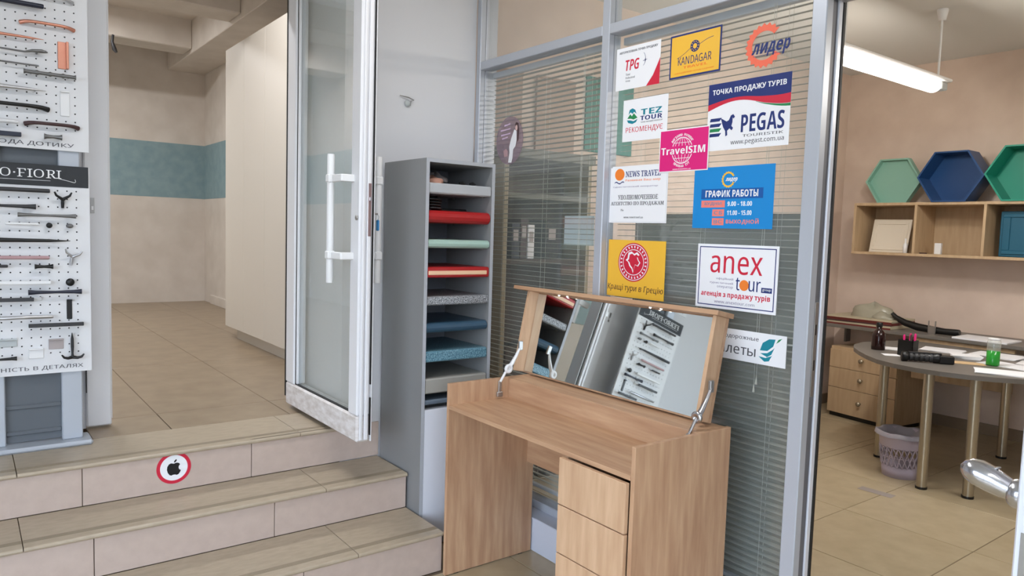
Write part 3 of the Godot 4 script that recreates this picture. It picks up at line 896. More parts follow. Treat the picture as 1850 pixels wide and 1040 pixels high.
	for r in [0.018, 0.037]:
		ring(s, "globe_meridian", "ink_white", gc, Vector2(r + 0.001, 0.05), Vector2(r - 0.001, 0.049), 0.0014, 0.0017)
	flat_rect(s, "globe_axis", "ink_white", gc.x - 0.001, gc.y - 0.05, gc.x + 0.001, gc.y + 0.05, 0.0014, 0.0017)
	for v in [-0.030, 0.030]:
		flat_rect(s, "globe_parallel", "ink_white", gc.x - 0.041, gc.y + v - 0.001, gc.x + 0.041, gc.y + v + 0.001, 0.0014, 0.0017)
	flat_rect(s, "name_band", "magenta", -0.11, 0.066, 0.11, 0.100, 0.0018, 0.0020)
	words(s, "TravelSIM", -0.002, 0.083, 0.218, 0.029, "ink_white", 0.0022, "sansb")
	arc_text(s, "ВИГІДНИЙ РОУМІНГ", gc, 0.061, PI / 2, 0.125, 0.010, "ink_white", 0.0016)
	arc_text(s, "ПРИДБАЙ ТУТ", gc, 0.061, -PI / 2, 0.125, 0.010, "ink_white", 0.0016, true)
	words(s, "www.travelsim.ua", -0.004, 0.010, 0.09, 0.006, "ink_white", 0.0016)
	# --- NEWS TRAVEL
	s = sign_at("sticker", "white text notice with an orange sun emblem", -2.325, -1.976, 1.557)
	hw = 0.172
	flat_rect(s, "panel", "paper", -hw + 0.03, 0, hw, 0.240)
	flat_rect(s, "rim", "pale_grey", -hw + 0.034, 0.004, hw - 0.004, 0.0048, 0.001, 0.0013)
	flat_rect(s, "panel", "paper", -hw + 0.006, 0, -hw + 0.03, 0.235)
	flat_rect(s, "rim", "pale_grey", hw - 0.0055, 0.004, hw - 0.0047, 0.236, 0.001, 0.0013)
	flat_poly(s, "sun_emblem", "ink_orange", oval(Vector2(-0.098, 0.205), 0.028, 0.025), 0.001, 0.0014)
	var wv := []
	for i in 13: wv.append(Vector2(-0.126 + i * 0.0046, 0.172 + 0.004 * sin(i * 0.75)))
	for i in range(12, -1, -1): wv.append(wv[i] - Vector2(0, 0.004))
	flat_poly(s, "wave_emblem", "ink_blue", wv, 0.0014, 0.0018)
	words(s, "NEWS TRAVEL", 0.035, 0.205, 0.195, 0.024, "ink_blue", 0.0012, "serifb")
	words(s, "Развивая Ваш мир", 0.035, 0.178, 0.195, 0.012, "ink_orange", 0.0012)
	words(s, "туристический оператор", -0.008, 0.152, 0.255, 0.008, "ink_lilac", 0.0012)
	words(s, "УПОЛНОМОЧЕННОЕ", 0.010, 0.108, 0.225, 0.019, "ink_grey", 0.0012, "serifb")
	words(s, "АГЕНТСТВО ПО ПРОДАЖАМ", 0.006, 0.080, 0.300, 0.019, "ink_grey", 0.0012, "serifb")
	words(s, "№", -0.075, 0.054, 0.016, 0.009, "ink_grey", 0.0012)
	words(s, "www.newstravel.ua", -0.01, 0.024, 0.11, 0.009, "ink_black", 0.0012)
	# --- opening hours
	s = sign_at("sticker", "bright blue opening hours sticker with gear emblem and salmon boxes", -1.846, -1.496, 1.540)
	hw = 0.175
	flat_rect(s, "panel", "cyan", -hw, 0, hw, 0.2285)
	gear_ring(s, Vector2(-0.018, 0.180), 0.022, 0.031, "yellow", 0.001, 0.0014, 15, 0.5, 5.9)
	words(s, "лидер", -0.004, 0.178, 0.050, 0.017, "ink_white", 0.0016, "sansb", 0.0, 0.2)
	flat_rect(s, "title_band", "cyan_dark", -0.138, 0.110, 0.132, 0.147, 0.001, 0.0013)
	words(s, "ГРАФИК РАБОТЫ", -0.003, 0.129, 0.230, 0.025, "ink_white", 0.0016, "sansb")
	for q in [[-0.136, -0.028, 0.078, "БУДНИ"], [-0.083, -0.030, 0.045, "СБ"], [-0.083, -0.030, 0.012, "ВС"]]:
		flat_rect(s, "day_box", "salmon", q[0], q[2], q[1], q[2] + 0.026, 0.001, 0.0013)
		words(s, q[3], (q[0] + q[1]) / 2, q[2] + 0.013, (q[1] - q[0]) * 0.72, 0.014, "ink_lilac", 0.0016, "sansb")
	for q in [[0.091, "9.00 - 18.00"], [0.058, "11.00 - 15.00"]]:
		words(s, q[1], 0.036, q[0], 0.105, 0.017, "ink_white", 0.0012, "sansb")
	words(s, "ВЫХОДНОЙ", 0.050, 0.026, 0.140, 0.023, "salmon", 0.0012, "sansb")
	# --- yellow Greece
	s = sign_at("sticker", "yellow sticker with a round red and white emblem, lower left", -2.322, -1.973, 1.241)
	hw = 0.1745
	flat_rect(s, "panel", "yellow", -hw + 0.024, 0, hw, 0.243)
	var rc := Vector2(0.0, 0.150)
	flat_poly(s, "red_disc", "ink_red", oval(rc, 0.088, 0.082), 0.001, 0.0014)
	ring(s, "white_ring", "paper", rc, Vector2(0.083, 0.077), Vector2(0.080, 0.074), 0.0014, 0.0016)
	ring(s, "white_ring", "paper", rc, Vector2(0.060, 0.055), Vector2(0.057, 0.052), 0.0014, 0.0016)
	for i in 26:
		var a := TAU * i / 26
		var dv := Vector2(cos(a), sin(a))
		flat_poly(s, "rim_mark", "paper", [rc + dv * Vector2(0.065, 0.060), rc + dv.rotated(0.07) * Vector2(0.065, 0.060), rc + dv.rotated(0.10) * Vector2(0.075, 0.070), rc + dv * Vector2(0.075, 0.070)], 0.0014, 0.0016)
	var fig := [[-0.030, 0.190], [-0.012, 0.196], [0.004, 0.186], [0.020, 0.194], [0.034, 0.182], [0.022, 0.176], [0.030, 0.160], [0.040, 0.150], [0.028, 0.134], [0.010, 0.140], [0.004, 0.120], [0.000, 0.104], [-0.008, 0.122], [-0.022, 0.134], [-0.030, 0.150], [-0.044, 0.158], [-0.034, 0.166]]
	var fp := []
	var fq := []
	for q in fig:
		fp.append(Vector2(q[0], q[1]))
		fq.append((Vector2(q[0], q[1]) - rc) * 0.80 + rc + Vector2(0.002, 0.0))
	flat_poly(s, "figure_emblem", "paper", fp, 0.0014, 0.0017)
	flat_poly(s, "figure_emblem", "ink_red", fq, 0.0017, 0.0019)
	words(s, "Кращі тури в Грецію", 0.012, 0.037, 0.315, 0.034, "rosewood", 0.0012, "sans", 0.0, 0.12)
	# --- anex tour
	s = sign_at("sticker", "white sticker with big red lettering inside a thin dark frame", -1.812, -1.462, 1.2405)
	hw = 0.175
	flat_rect(s, "panel", "paper", -hw, 0, hw, 0.2405)
	for q in [[-0.165, 0.010, 0.165, 0.0135], [-0.165, 0.2275, 0.165, 0.231], [-0.165, 0.0135, -0.1615, 0.2275], [0.1615, 0.0135, 0.165, 0.2275]]:
		flat_rect(s, "frame_line", "ink_blue", q[0], q[1], q[2], q[3], 0.001, 0.0014)
	words(s, "anex", 0.0, 0.165, 0.225, 0.066, "ink_red", 0.0012)
	words(s, "tour", 0.056, 0.098, 0.105, 0.046, "ink_blue", 0.0012)
	flat_poly(s, "orange_dot", "ink_orange", oval(Vector2(0.040, 0.0945), 0.0195, 0.0195), 0.0012, 0.0020)
	flat_rect(s, "small_badge", "ink_blue", 0.112, 0.074, 0.155, 0.092, 0.001, 0.0014)
	words(s, "group", 0.134, 0.083, 0.034, 0.009, "ink_white", 0.0018)
	for q in [["офіційний", 0.112, 0.075], ["туристичний", 0.096, 0.105], ["оператор", 0.081, 0.070]]:
		words(s, q[0], -0.008 - q[2] / 2, q[1], q[2], 0.010, "ink_lilac", 0.0012)
	words(s, "агенція з продажу турів", 0.0, 0.052, 0.300, 0.026, "ink_red", 0.0012, "sansb")
	words(s, "www.anextour.com", 0.0, 0.026, 0.175, 0.010, "ink_lilac", 0.0012)
	# --- railway tickets
	s = sign_at("sticker", "small white ticket sticker with a teal leaf, partly behind the mirror", -1.780, -1.413, 1.060)
	hw = 0.1835
	flat_rect(s, "panel", "paper", -hw, 0, hw, 0.112)
	words(s, "железнодорожные", -0.045, 0.083, 0.235, 0.016, "ink_grey", 0.0012)
	words(s, "билеты", -0.035, 0.043, 0.195, 0.040, "ink_grey", 0.0012)
	var lf := [[[0.080, 0.050], [0.090, 0.078], [0.115, 0.094], [0.140, 0.096], [0.132, 0.070], [0.110, 0.052]], [[0.082, 0.040], [0.110, 0.044], [0.130, 0.058], [0.138, 0.066], [0.126, 0.040], [0.110, 0.030]], [[0.076, 0.028], [0.104, 0.026], [0.128, 0.036], [0.132, 0.042], [0.118, 0.016], [0.100, 0.012]]]
	for q in lf:
		var pp := []
		for w in q: pp.append(Vector2(w[0], w[1]))
		flat_poly(s, "leaf_emblem", "ink_teal", pp, 0.001, 0.0014)
	flat_poly(s, "leaf_emblem", "ink_green", [Vector2(0.143, 0.082), Vector2(0.155, 0.090), Vector2(0.166, 0.102), Vector2(0.152, 0.097)], 0.001, 0.0014)
	# --- oval see-through sticker with a woman in white on the left pane
	s = sign_at("oval_sticker", "oval greyish sticker with a figure in a white dress on left pane", -3.166, -2.935, 1.85)
	var ov := mat("oval_film", Color(0.60, 0.52, 0.57, 0.5), 0.5)
	ov.transparency = BaseMaterial3D.TRANSPARENCY_ALPHA
	flat_poly(s, "film", "oval_film", oval(Vector2(0, 0.122), 0.115, 0.122), 0.0, 0.0006)
	var dress := [[0.040, 0.175], [0.058, 0.165], [0.060, 0.120], [0.052, 0.090], [0.034, 0.075], [0.030, 0.030], [0.022, 0.008], [-0.006, 0.010], [0.004, 0.060], [0.000, 0.090], [0.014, 0.130]]
	var dp := []
	for q in dress: dp.append(Vector2(q[0], q[1]))
	flat_poly(s, "dress_print", "paper", dp, 0.0008, 0.0012)
	flat_poly(s, "hair_print", "rosewood", [Vector2(0.042, 0.196), Vector2(0.052, 0.210), Vector2(0.072, 0.205), Vector2(0.080, 0.170), Vector2(0.076, 0.120), Vector2(0.066, 0.110), Vector2(0.064, 0.165), Vector2(0.054, 0.190)], 0.0008, 0.0012)
	mat("skin_print", Color(0.86, 0.72, 0.70), 0.6)
	flat_poly(s, "face_print", "skin_print", oval(Vector2(0.057, 0.182), 0.009, 0.014, 16), 0.0009, 0.0014)
	flat_poly(s, "pink_print", "dusty_pink", [Vector2(-0.050, 0.072), Vector2(-0.028, 0.082), Vector2(-0.012, 0.070), Vector2(-0.012, 0.044), Vector2(-0.040, 0.040)], 0.0008, 0.0012)
	mat("ink_pale", Color(0.80, 0.70, 0.80), 0.7)
	for q in [[-0.022, 0.196, 0.05], [-0.036, 0.172, 0.085], [-0.034, 0.148, 0.08], [-0.040, 0.130, 0.05]]:
		flat_poly(s, "script_print", "ink_pale", [Vector2(q[0] - q[2] / 2, q[1]), Vector2(q[0], q[1] + 0.004), Vector2(q[0] + q[2] / 2, q[1] + 0.007), Vector2(q[0] + q[2] / 2, q[1] + 0.014), Vector2(q[0], q[1] + 0.010), Vector2(q[0] - q[2] / 2, q[1] + 0.009)], 0.0008, 0.0012)

# ---------------------------------------------------------------- grey shelf cabinet with worktop samples
func cabinet() -> void:
	var c := thing("shelf_cabinet", "tall narrow grey open cabinet in the corner beside the steps", "cabinet", Vector3(1.68, 0, -3.285))
	var W := 0.381
	var D := 0.405
	var H := 1.825
	var t := 0.017
	for q in [[0.0, t], [W - t, W]]:
		var p := box("side_panel", "cab_grey", c, Vector3(q[0], 0, 0), Vector3(q[1], H, D - 0.001))
		box("edge_band", "cab_edge", p, Vector3(q[0], 0, D - 0.001), Vector3(q[1], H, D), 0.0)
	var tp := box("top_panel", "cab_grey", c, Vector3(t, H - t, 0), Vector3(W - t, H, D - 0.001))
	box("edge_band", "cab_edge", tp, Vector3(t, H - t, D - 0.001), Vector3(W - t, H, D))
	box("back_panel", "cab_back", c, Vector3(t, 0.05, 0.0), Vector3(W - t, H - t, 0.006))
	box("lower_door", "cab_white", c, Vector3(t + 0.002, 0.06, D - 0.02), Vector3(W - t - 0.002, 0.668, D - 0.002), 0.001)
	box("lower_top", "cab_grey", c, Vector3(t, 0.655, 0.006), Vector3(W - t, 0.672, D - 0.021))
	box("plinth", "cab_grey", c, Vector3(t, 0.0, D - 0.05), Vector3(W - t, 0.055, D - 0.03))
	mat("slab_grey", Color(0.68, 0.69, 0.70), 0.4)
	mat("slab_mint", Color(0.62, 0.73, 0.68), 0.35)
	mat("slab_cream", Color(0.90, 0.74, 0.60), 0.4)
	noisy("slab_speckle", Color(0.10, 0.11, 0.12), Color(0.95, 0.95, 0.96), 0.4, Vector3(4, 4, 4), 0.06, 51, 2, 0.7)
	mat("slab_blue", Color(0.20, 0.31, 0.39), 0.3)
	noisy("slab_lightblue", Color(0.13, 0.30, 0.38), Color(0.60, 0.74, 0.78), 0.35, Vector3(4, 4, 4), 0.05, 52, 3)
	mat("slab_beige", Color(0.63, 0.62, 0.59), 0.4)
	mat("slab_steel", Color(0.38, 0.43, 0.48), 0.4)
	var x0 := 1.68 + t + 0.004
	var x1 := 1.68 + W - t - 0.004
	# [top, bottom, material, label, edge shape]
	var rows := [
		[1.716, 1.668, "slab_grey", "pale grey worktop sample on the topmost shelf of the cabinet", 1],
		[1.592, 1.535, "red", "bright red worktop sample with a rounded front edge", 0],
		[1.459, 1.419, "slab_mint", "mint green worktop sample with a rounded front edge", 0],
		[1.331, 1.283, "red", "red worktop sample with a cream stripe along its edge", 2],
		[1.195, 1.155, "slab_speckle", "speckled grey stone-look worktop sample", 1],
		[1.071, 1.026, "slab_blue", "dark steel blue worktop sample in the cabinet", 0],
		[0.940, 0.890, "slab_lightblue", "light blue mottled worktop sample in the cabinet", 1],
		[0.812, 0.742, "slab_beige", "thick beige grey worktop sample near the white door", 1],
		[0.712, 0.690, "slab_steel", "thin blue grey worktop sample lying lowest in the cabinet", 1]]
	for r in rows:
		var h: float = r[0] - r[1]
		var s := thing("worktop_sample", r[3], "worktop sample", Vector3((x0 + x1) / 2, r[1], -3.275), "worktop samples in the grey cabinet")
		var w := (x1 - x0) / 2
		var st := S()
		var zf := 0.392
		var prof := PackedVector2Array([Vector2(0, 0), Vector2(0, h)])
		if r[4] == 0:
			for i in 7:
				var a := PI / 2 - PI * i / 6
				prof.append(Vector2(zf - h / 2 + cos(a) * h / 2, h / 2 + sin(a) * h / 2))
		else:
			for q in [[zf - 0.006, h], [zf, h - 0.006], [zf, 0.006], [zf - 0.006, 0.0]]: prof.append(Vector2(q[0], q[1]))
		prism(st, prof, -w, w, Transform3D(Basis(Vector3(0, 0, 1), Vector3(0, 1, 0), Vector3(-1, 0, 0)), Vector3.ZERO))
		put(st, "slab", r[2], s)
		if r[4] == 2:
			box("edge_stripe", "slab_cream", s, Vector3(-w + 0.003, h * 0.26, zf - 0.004), Vector3(w - 0.012, h * 0.66, zf + 0.003), 0.002)
		# the four pegs that carry the sample
		for sx in [-1, 1]:
			var pg := S()
			for zz in [0.06, 0.33]:
				bx(pg, Vector3(sx * (w - 0.008), -0.006, zz - 0.005), Vector3(sx * (w + 0.005), -0.0002, zz + 0.005), 0.001)
			put(pg, "shelf_peg", "steel", s)
	# things lying on the two upper samples
	var b := thing("cloth_bundle", "crumpled pinkish cloth on the topmost worktop sample", "cloth", Vector3(1.765, 1.716, -2.98))
	mat("cloth_pink", Color(0.66, 0.49, 0.42), 0.9)
	mat("cloth_grey", Color(0.42, 0.40, 0.40), 0.6)
	var cs := S()
	lump(cs, Vector3(0, 0, 0), Vector3(0.065, 0.034, 0.07), 3)
	put(cs, "cloth", "cloth_pink", b)
	var cs2 := S()
	lump(cs2, Vector3(0.028, 0.010, -0.02), Vector3(0.062, 0.040, 0.06), 4)
	put(cs2, "wrap", "cloth_grey", b)
	var k := thing("cable_coil", "coil of black cable on the bright red worktop sample", "cable", Vector3(1.76, 1.592, -2.98))
	var ks := S()
	var pts := []
	for i in 61:
		var a := TAU * i / 15.0
		pts.append(Vector3(cos(a) * (0.046 + 0.004 * sin(i)), 0.008 + i * 0.0009, sin(a) * 0.06))
	sweep(ks, pts, [0.006], 8)
	put(ks, "coil", "black", k)
	var k2 := thing("charger", "flat black charger behind cable coil on red sample", "charger", Vector3(1.90, 1.592, -3.05))
	box("case", "black", k2, Vector3(-0.07, 0, -0.04), Vector3(0.09, 0.014, 0.04), 0.005)
	for q in [[1.905, "small black plug beside the pinkish cloth on top sample"], [1.965, "second small black plug on topmost sample, near cabinet side"]]:
		var k3 := thing("plug", q[1], "plug", Vector3(q[0], 1.716, -2.93))
		var ps := S()
		sweep(ps, [Vector3(-0.016, 0.009, 0), Vector3(0.0, 0.010, 0.0), Vector3(0.016, 0.008, 0)], [0.005, 0.009, 0.004], 10)
		put(ps, "case", "black", k3)

func lump(st: SurfaceTool, at: Vector3, r: Vector3, sd: int) -> void:
	# soft heap with folds: a half ellipsoid with wavy surface, flat underneath
	st.set_smooth_group(0)
	var n := 20
	var rows := 7
	var p := func(i: int, k: int) -> Vector3:
		var v := PI / 2 * i / rows
		var a := TAU * (k % n) / n
		var w := 1.0 + 0.13 * sin(a * 3 + sd) + 0.08 * sin(a * 5 + v * 4 + sd * 2.1) + 0.05 * cos(v * 6 + sd)
		return at + Vector3(cos(a) * cos(v) * r.x * w, sin(v) * r.y * w, sin(a) * cos(v) * r.z * w)
	for i in rows:
		for k in n:
			quad(st, p.call(i, k), p.call(i + 1, k), p.call(i + 1, k + 1), p.call(i, k + 1))
	st.set_smooth_group(-1)
	for k in range(1, n - 1): tri(st, p.call(0, 0), p.call(0, k), p.call(0, k + 1))

# ---------------------------------------------------------------- dressing table
func desk() -> void:
	var d := thing("dressing_table", "light oak dressing table with an open mirror lid and drawers", "table", Vector3(1.651, 0, -2.616))
	var L := 1.096
	var D := 0.476
	var t := 0.017
	for q in [0.0, L - t]:
		box("side_panel", "oak_v", d, Vector3(0, 0.004, q), Vector3(D, 0.85, q + t), 0.001)
	box("worktop", "oak_h", d, Vector3(-0.002, 0.741, t), Vector3(0.318, 0.758, L - t), 0.001)
	box("back_panel", "oak_h", d, Vector3(D - 0.040, 0.44, t), Vector3(D - 0.023, 0.741, L - t), 0.001)
	box("back_riser", "oak_h", d, Vector3(0.318, 0.741, t), Vector3(0.335, 0.846, L - t), 0.001)
	box("back_ledge", "oak_h", d, Vector3(0.335, 0.830, t), Vector3(D, 0.846, L - t), 0.001)
	# drawers
	box("drawer_carcass", "oak_v", d, Vector3(0.01, 0.03, 0.762), Vector3(D - 0.02, 0.738, 0.778))
	var ys := [0.733, 0.567, 0.395, 0.22, 0.045]
	for i in 4:
		box("drawer", "oak_light", d, Vector3(-0.016, ys[i + 1] + 0.003, 0.758), Vector3(0.0015, ys[i] - 0.0005, L - t - 0.004), 0.0015)
	for z in [0.006, L - 0.012]:
		for x in [0.06, D - 0.06]:
			box("foot", "black", d, Vector3(x - 0.012, 0, z - 0.004), Vector3(x + 0.012, 0.005, z + 0.008))
	# lid, hinged along the back and leaning a little forward
	var lid := Node3D.new()
	lid.name = "mirror_lid"
	lid.position = Vector3(D - 0.030, 0.852, 0)
	lid.basis = Basis(Vector3(0, 0, 1), deg_to_rad(LID))
	d.add_child(lid)
	var Z0 := -0.036
	var Z1 := L - 0.066
	var Hh := 0.392
	box("lid_panel", "oak_h", lid, Vector3(-0.012, 0, Z0 + 0.005), Vector3(0.004, Hh, Z1))
	box("top_board", "oak_h", lid, Vector3(-0.090, Hh - 0.016, Z0 - 0.085), Vector3(0.004, Hh + 0.001, Z1 + 0.018), 0.001)
	box("side_board", "oak_light", lid, Vector3(-0.070, 0.002, Z0), Vector3(-0.012, Hh - 0.016, Z0 + 0.016), 0.001)
	box("side_board", "oak_light", lid, Vector3(-0.070, 0.002, Z1 - 0.016), Vector3(-0.012, Hh - 0.016, Z1), 0.001)
	var mir := box("mirror_glass", "mirror", lid, Vector3(-0.017, 0.006, Z0 + 0.018), Vector3(-0.0125, Hh - 0.020, Z1 - 0.018), 0.001)
	mir.name = "mirror_glass"
	# small lamps under the top board
	var em := mat("led_glow", Color(1, 1, 1), 0.4)
	em.emission_enabled = true
	em.emission = Color(1, 0.98, 0.95)
	em.emission_energy_multiplier = 2.2
	for z in [0.16, 0.215, 0.70, 0.755]:
		var ls := S()
		lathe(ls, [Vector2(0, -0.006), Vector2(0.004, -0.005), Vector2(0.0052, 0.0), Vector2(0, 0)], Vector3(-0.045, Hh - 0.016, z), 12)
		put(ls, "led_lamp", "led_glow", lid)
	# flap stays: bracket on the side panel, round pivot, arm up to the lid
	for q in [[t + 0.010, 0.0, 1.0], [L - t - 0.030, 0.045, -1.0]]:
		var stay := Node3D.new()
		stay.name = "flap_stay"
		stay.position = Vector3(q[1], 0, q[0])
		d.add_child(stay, true)
		var s := S()
		bx(s, Vector3(0.246, 0.768, -0.008), Vector3(0.276, 0.790, 0.004), 0.002)
		bx(s, Vector3(0.253, 0.775, -0.006), Vector3(0.270, 0.840, 0.002), 0.002)
		put(s, "bracket", "steel", stay)
		var s2 := S()
		sweep(s2, [Vector3(0.262, 0.835, 0.0), Vector3(0.285, 0.872, 0.002), Vector3(0.300, 0.892, 0.003)], [0.006, 0.006, 0.007], 10)
		sweep(s2, [Vector3(0.300, 0.892, 0.003), Vector3(0.322, 0.914, 0.003), Vector3(0.345, 0.948, 0.003), Vector3(0.366, 0.985, 0.003)], [0.012, 0.011, 0.0085, 0.006], 10, 0.7)
		put(s2, "arm", "white_plastic" if q[2] > 0 else "chrome", stay)
		var s3 := S()
		lathe(s3, [Vector2(0, 0), Vector2(0.021, 0), Vector2(0.021, 0.008), Vector2(0.016, 0.011), Vector2(0.007, 0.011), Vector2(0.006, 0.008), Vector2(0, 0.008)], Vector3(0.300, 0.892, 0.004), 20, Basis(Vector3(1, 0, 0), Vector3(0, 0, 1), Vector3(0, -1, 0)) if q[2] > 0 else Basis(Vector3(0, 0, 1), Vector3(-1, 0, 0), Vector3(0, -1, 0)))
		put(s3, "pivot", "white_plastic" if q[2] > 0 else "chrome", stay)
		box("lid_plate", "steel", stay, Vector3(0.358, 0.970, -0.004), Vector3(0.378, 1.012, 0.008), 0.002)

const LID := -11.3

# ---------------------------------------------------------------- handle displays
func holed_panel(st: SurfaceTool, x0: float, x1: float, y0: float, y1: float, zb: float, zf: float, pitch: float, r: float) -> void:
	# sheet with a grid of real eight-sided holes
	var nx := int(floor((x1 - x0) / pitch))
	var ny := int(floor((y1 - y0) / pitch))
	var px := (x1 - x0) / nx
	var py := (y1 - y0) / ny
	for i in nx:
		for j in ny:
			var c := Vector2(x0 + (i + 0.5) * px, y0 + (j + 0.5) * py)
			for k in 8:
				var q := []
				for kk in [k, k + 1]:
					var a: float = TAU * kk / 8.0
					var dv := Vector2(cos(a), sin(a))
					var sq := dv / maxf(absf(dv.x), absf(dv.y))
					q.append([c + dv * r, c + sq * Vector2(px, py) / 2])
				quad(st, v3(q[0][0], zf), v3(q[0][1], zf), v3(q[1][1], zf), v3(q[1][0], zf))
				quad(st, v3(q[0][0], zb), v3(q[0][0], zf), v3(q[1][0], zf), v3(q[1][0], zb))

func v3(p: Vector2, z: float) -> Vector3:
	return Vector3(p.x, p.y, z)

func pegboards() -> void:
	# two boards on one stand; the stand's foot is at (0.2, 0.525, -3.63)
	var s := thing("display_stand", "grey metal display stand carrying two white boards of furniture handles", "stand", Vector3(0.2, 0.525, -3.63))
	box("base", "stand_grey", s, Vector3(-0.36, 0.0, -0.09), Vector3(0.245, 0.022, 0.06), 0.008)
	box("upright", "stand_grey", s, Vector3(0.135, 0.022, -0.03), Vector3(0.213, 2.35, 0.004), 0.004)
	box("upright", "stand_grey", s, Vector3(-0.143, 0.022, -0.03), Vector3(-0.065, 2.35, 0.004), 0.004)
	box("infill_panel", "stand_dark", s, Vector3(-0.065, 0.03, -0.028), Vector3(0.135, 1.3, -0.020))
	for y in [0.06, 0.17]:
		box("crossbar", "stand_dark", s, Vector3(-0.065, y, -0.022), Vector3(0.135, y + 0.018, -0.012), 0.003)
	var defs := [["white pegboard with black header full of furniture handles, lower board", 0.845, 1.722, 1.634], ["white pegboard of furniture handles, upper board cut by the picture edge", 1.785, 2.72, 2.72]]
	for i in 2:
		var df: Array = defs[i]
		var b := thing("pegboard", df[0], "pegboard", Vector3(0.2, df[1], -3.62), "white handle pegboards")
		var h: float = df[2] - df[1]
		var st := S()
		var yt: float = df[3] - df[1]
		holed_panel(st, -0.225, 0.215, 0.070, yt if i == 0 else h, 0.0, 0.006, 0.0335, 0.0033)
		bx(st, Vector3(-0.26, 0, 0.0), Vector3(0.247, 0.070, 0.006))
		bx(st, Vector3(-0.26, 0.070, 0.0), Vector3(-0.225, h, 0.006))
		bx(st, Vector3(0.215, 0.070, 0.0), Vector3(0.247, h, 0.006))
		put(st, "board", "peg_white", b)
		box("backing", "peg_back", b, Vector3(-0.235, 0.05, -0.006), Vector3(0.235, h - 0.01, -0.0005))
		if i == 0:
			box("header", "header_black", b, Vector3(-0.26, yt, 0.0), Vector3(0.243, h, 0.010), 0.001)
			words(b, "FERRO·FIORI", -0.036, yt + 0.050, 0.360, 0.034, "ink_white", 0.0105, "serif")
			var sw := S()
			var pp := []
			for k in 13:
				var a := -0.2 + 3.4 * k / 12.0
				pp.append(Vector3(0.150 + 0.026 * sin(a * 1.0 - 0.9) + 0.002 * k, yt + 0.036 - 0.0021 * k + (0.0009 * maxf(0, k - 7) * (k - 7)), 0.0105))
			sweep(sw, pp, [0.0012], 5)
			sweep(sw, [Vector3(-0.21, yt + 0.022, 0.0105), Vector3(0.105, yt + 0.022, 0.0105)], [0.0008], 5)
			put(sw, "swash", "ink_white", b)
			words(b, "УНІКАЛЬНІСТЬ В ДЕТАЛЯХ", -0.008, 0.024, 0.446, 0.020, "ink_grey", 0.0065)
		else:
			words(b, "НАСОЛОДА ДОТИКУ", -0.010, 0.020, 0.405, 0.020, "ink_grey", 0.0065)
	handles()

const PZ := -3.614
func bar(label: String, x0: float, x1: float, y: float, m: String, shape := "round", r := 0.008) -> void:
	var t := thing("cabinet_pull", label, "handle", Vector3((x0 + x1) / 2, y, PZ), "furniture handles on the pegboards")
	var w := (x1 - x0) / 2
	var st := S()
	var zf := 0.026
	match shape:
		"round":
			sweep(st, [Vector3(-w, 0, zf), Vector3(-w + 0.004, 0, zf), Vector3(w - 0.004, 0, zf), Vector3(w, 0, zf)], [r * 0.8, r, r, r * 0.8], 12)
		"square":
			bx(st, Vector3(-w, -r, zf - r), Vector3(w, r, zf + r), 0.0015)
		"taper":
			sweep(st, [Vector3(-w, 0, zf), Vector3(-w * 0.4, 0, zf), Vector3(w * 0.6, 0, zf), Vector3(w, 0, zf)], [r * 1.2, r * 1.1, r * 0.75, r * 0.15], 12)
		"flare":
			sweep(st, [Vector3(-w, 0, zf), Vector3(-w * 0.7, 0, zf), Vector3(0, 0, zf + 0.003), Vector3(w * 0.7, 0, zf), Vector3(w, 0, zf)], [r * 1.3, r * 0.9, r * 0.65, r * 0.9, r * 1.3], 12)
		"bow":
			var p := []
			var rr := []
			for i in 13:
				var a := -1.0 + i / 6.0
				p.append(Vector3(a * w, -0.006 * pow(absf(a), 6.0), 0.006 + (zf - 0.004) * (1.0 - pow(absf(a), 4.0))))
				rr.append(r * (0.85 + 0.4 * pow(absf(a), 4.0)))
			sweep(st, p, rr, 10)
		"bamboo":
			var p := []
			var rr := []
			for i in 25:
				p.append(Vector3(-w + 2 * w * i / 24.0, 0, zf))
				rr.append(r * (1.25 if i % 6 == 0 else 0.85))
			sweep(st, p, rr, 10)
		"spoon":
			sweep(st, [Vector3(-w, 0, zf), Vector3(w * 0.4, -0.004, zf), Vector3(w * 0.6, 0.004, zf), Vector3(w * 0.85, 0.007, zf), Vector3(w, 0.005, zf)], [r * 0.5, r * 0.5, r * 0.9, r * 1.1, r * 0.4], 10)
	put(st, "grip", m, t)
	if shape != "bow":
		for sx in [-0.72, 0.72]:
			var s2 := S()
			sweep(s2, [Vector3(sx * w, 0, 0.0), Vector3(sx * w, 0, zf)], [minf(r * 0.6, 0.005)], 8)
			put(s2, "post", m, t)

func plate(label: String, x0: float, x1: float, y0: float, y1: float, m: String, curl := false) -> void:
	var t := thing("cabinet_pull", label, "handle", Vector3((x0 + x1) / 2, y0, PZ), "furniture handles on the pegboards")
	var w := (x1 - x0) / 2
	var h := y1 - y0
	box("plate", m, t, Vector3(-w, 0, 0.0), Vector3(w, h, 0.005), 0.0015)
	if curl:
		box("grip_lip", m, t, Vector3(w - 0.010, 0, 0.005), Vector3(w, h, 0.024), 0.0015)
	else:
		box("grip_lip", m, t, Vector3(-w, h - 0.006, 0.005), Vector3(w, h, 0.016), 0.0015)

func knob(label: String, x: float, y: float, r: float, m: String, ry := 1.0) -> void:
	var t := thing("furniture_knob", label, "knob", Vector3(x, y, PZ), "furniture handles on the pegboards")
	var st := S()
	lathe(st, [Vector2(0, 0), Vector2(r * 0.55, 0), Vector2(r * 0.5, 0.010), Vector2(r * 0.95, 0.015), Vector2(r, 0.021), Vector2(r * 0.8, 0.026), Vector2(0, 0.0275)], Vector3.ZERO, 20, Basis(Vector3(1, 0, 0), Vector3(0, 0, 1), Vector3(0, -ry, 0)))
	put(st, "knob_head", m, t)

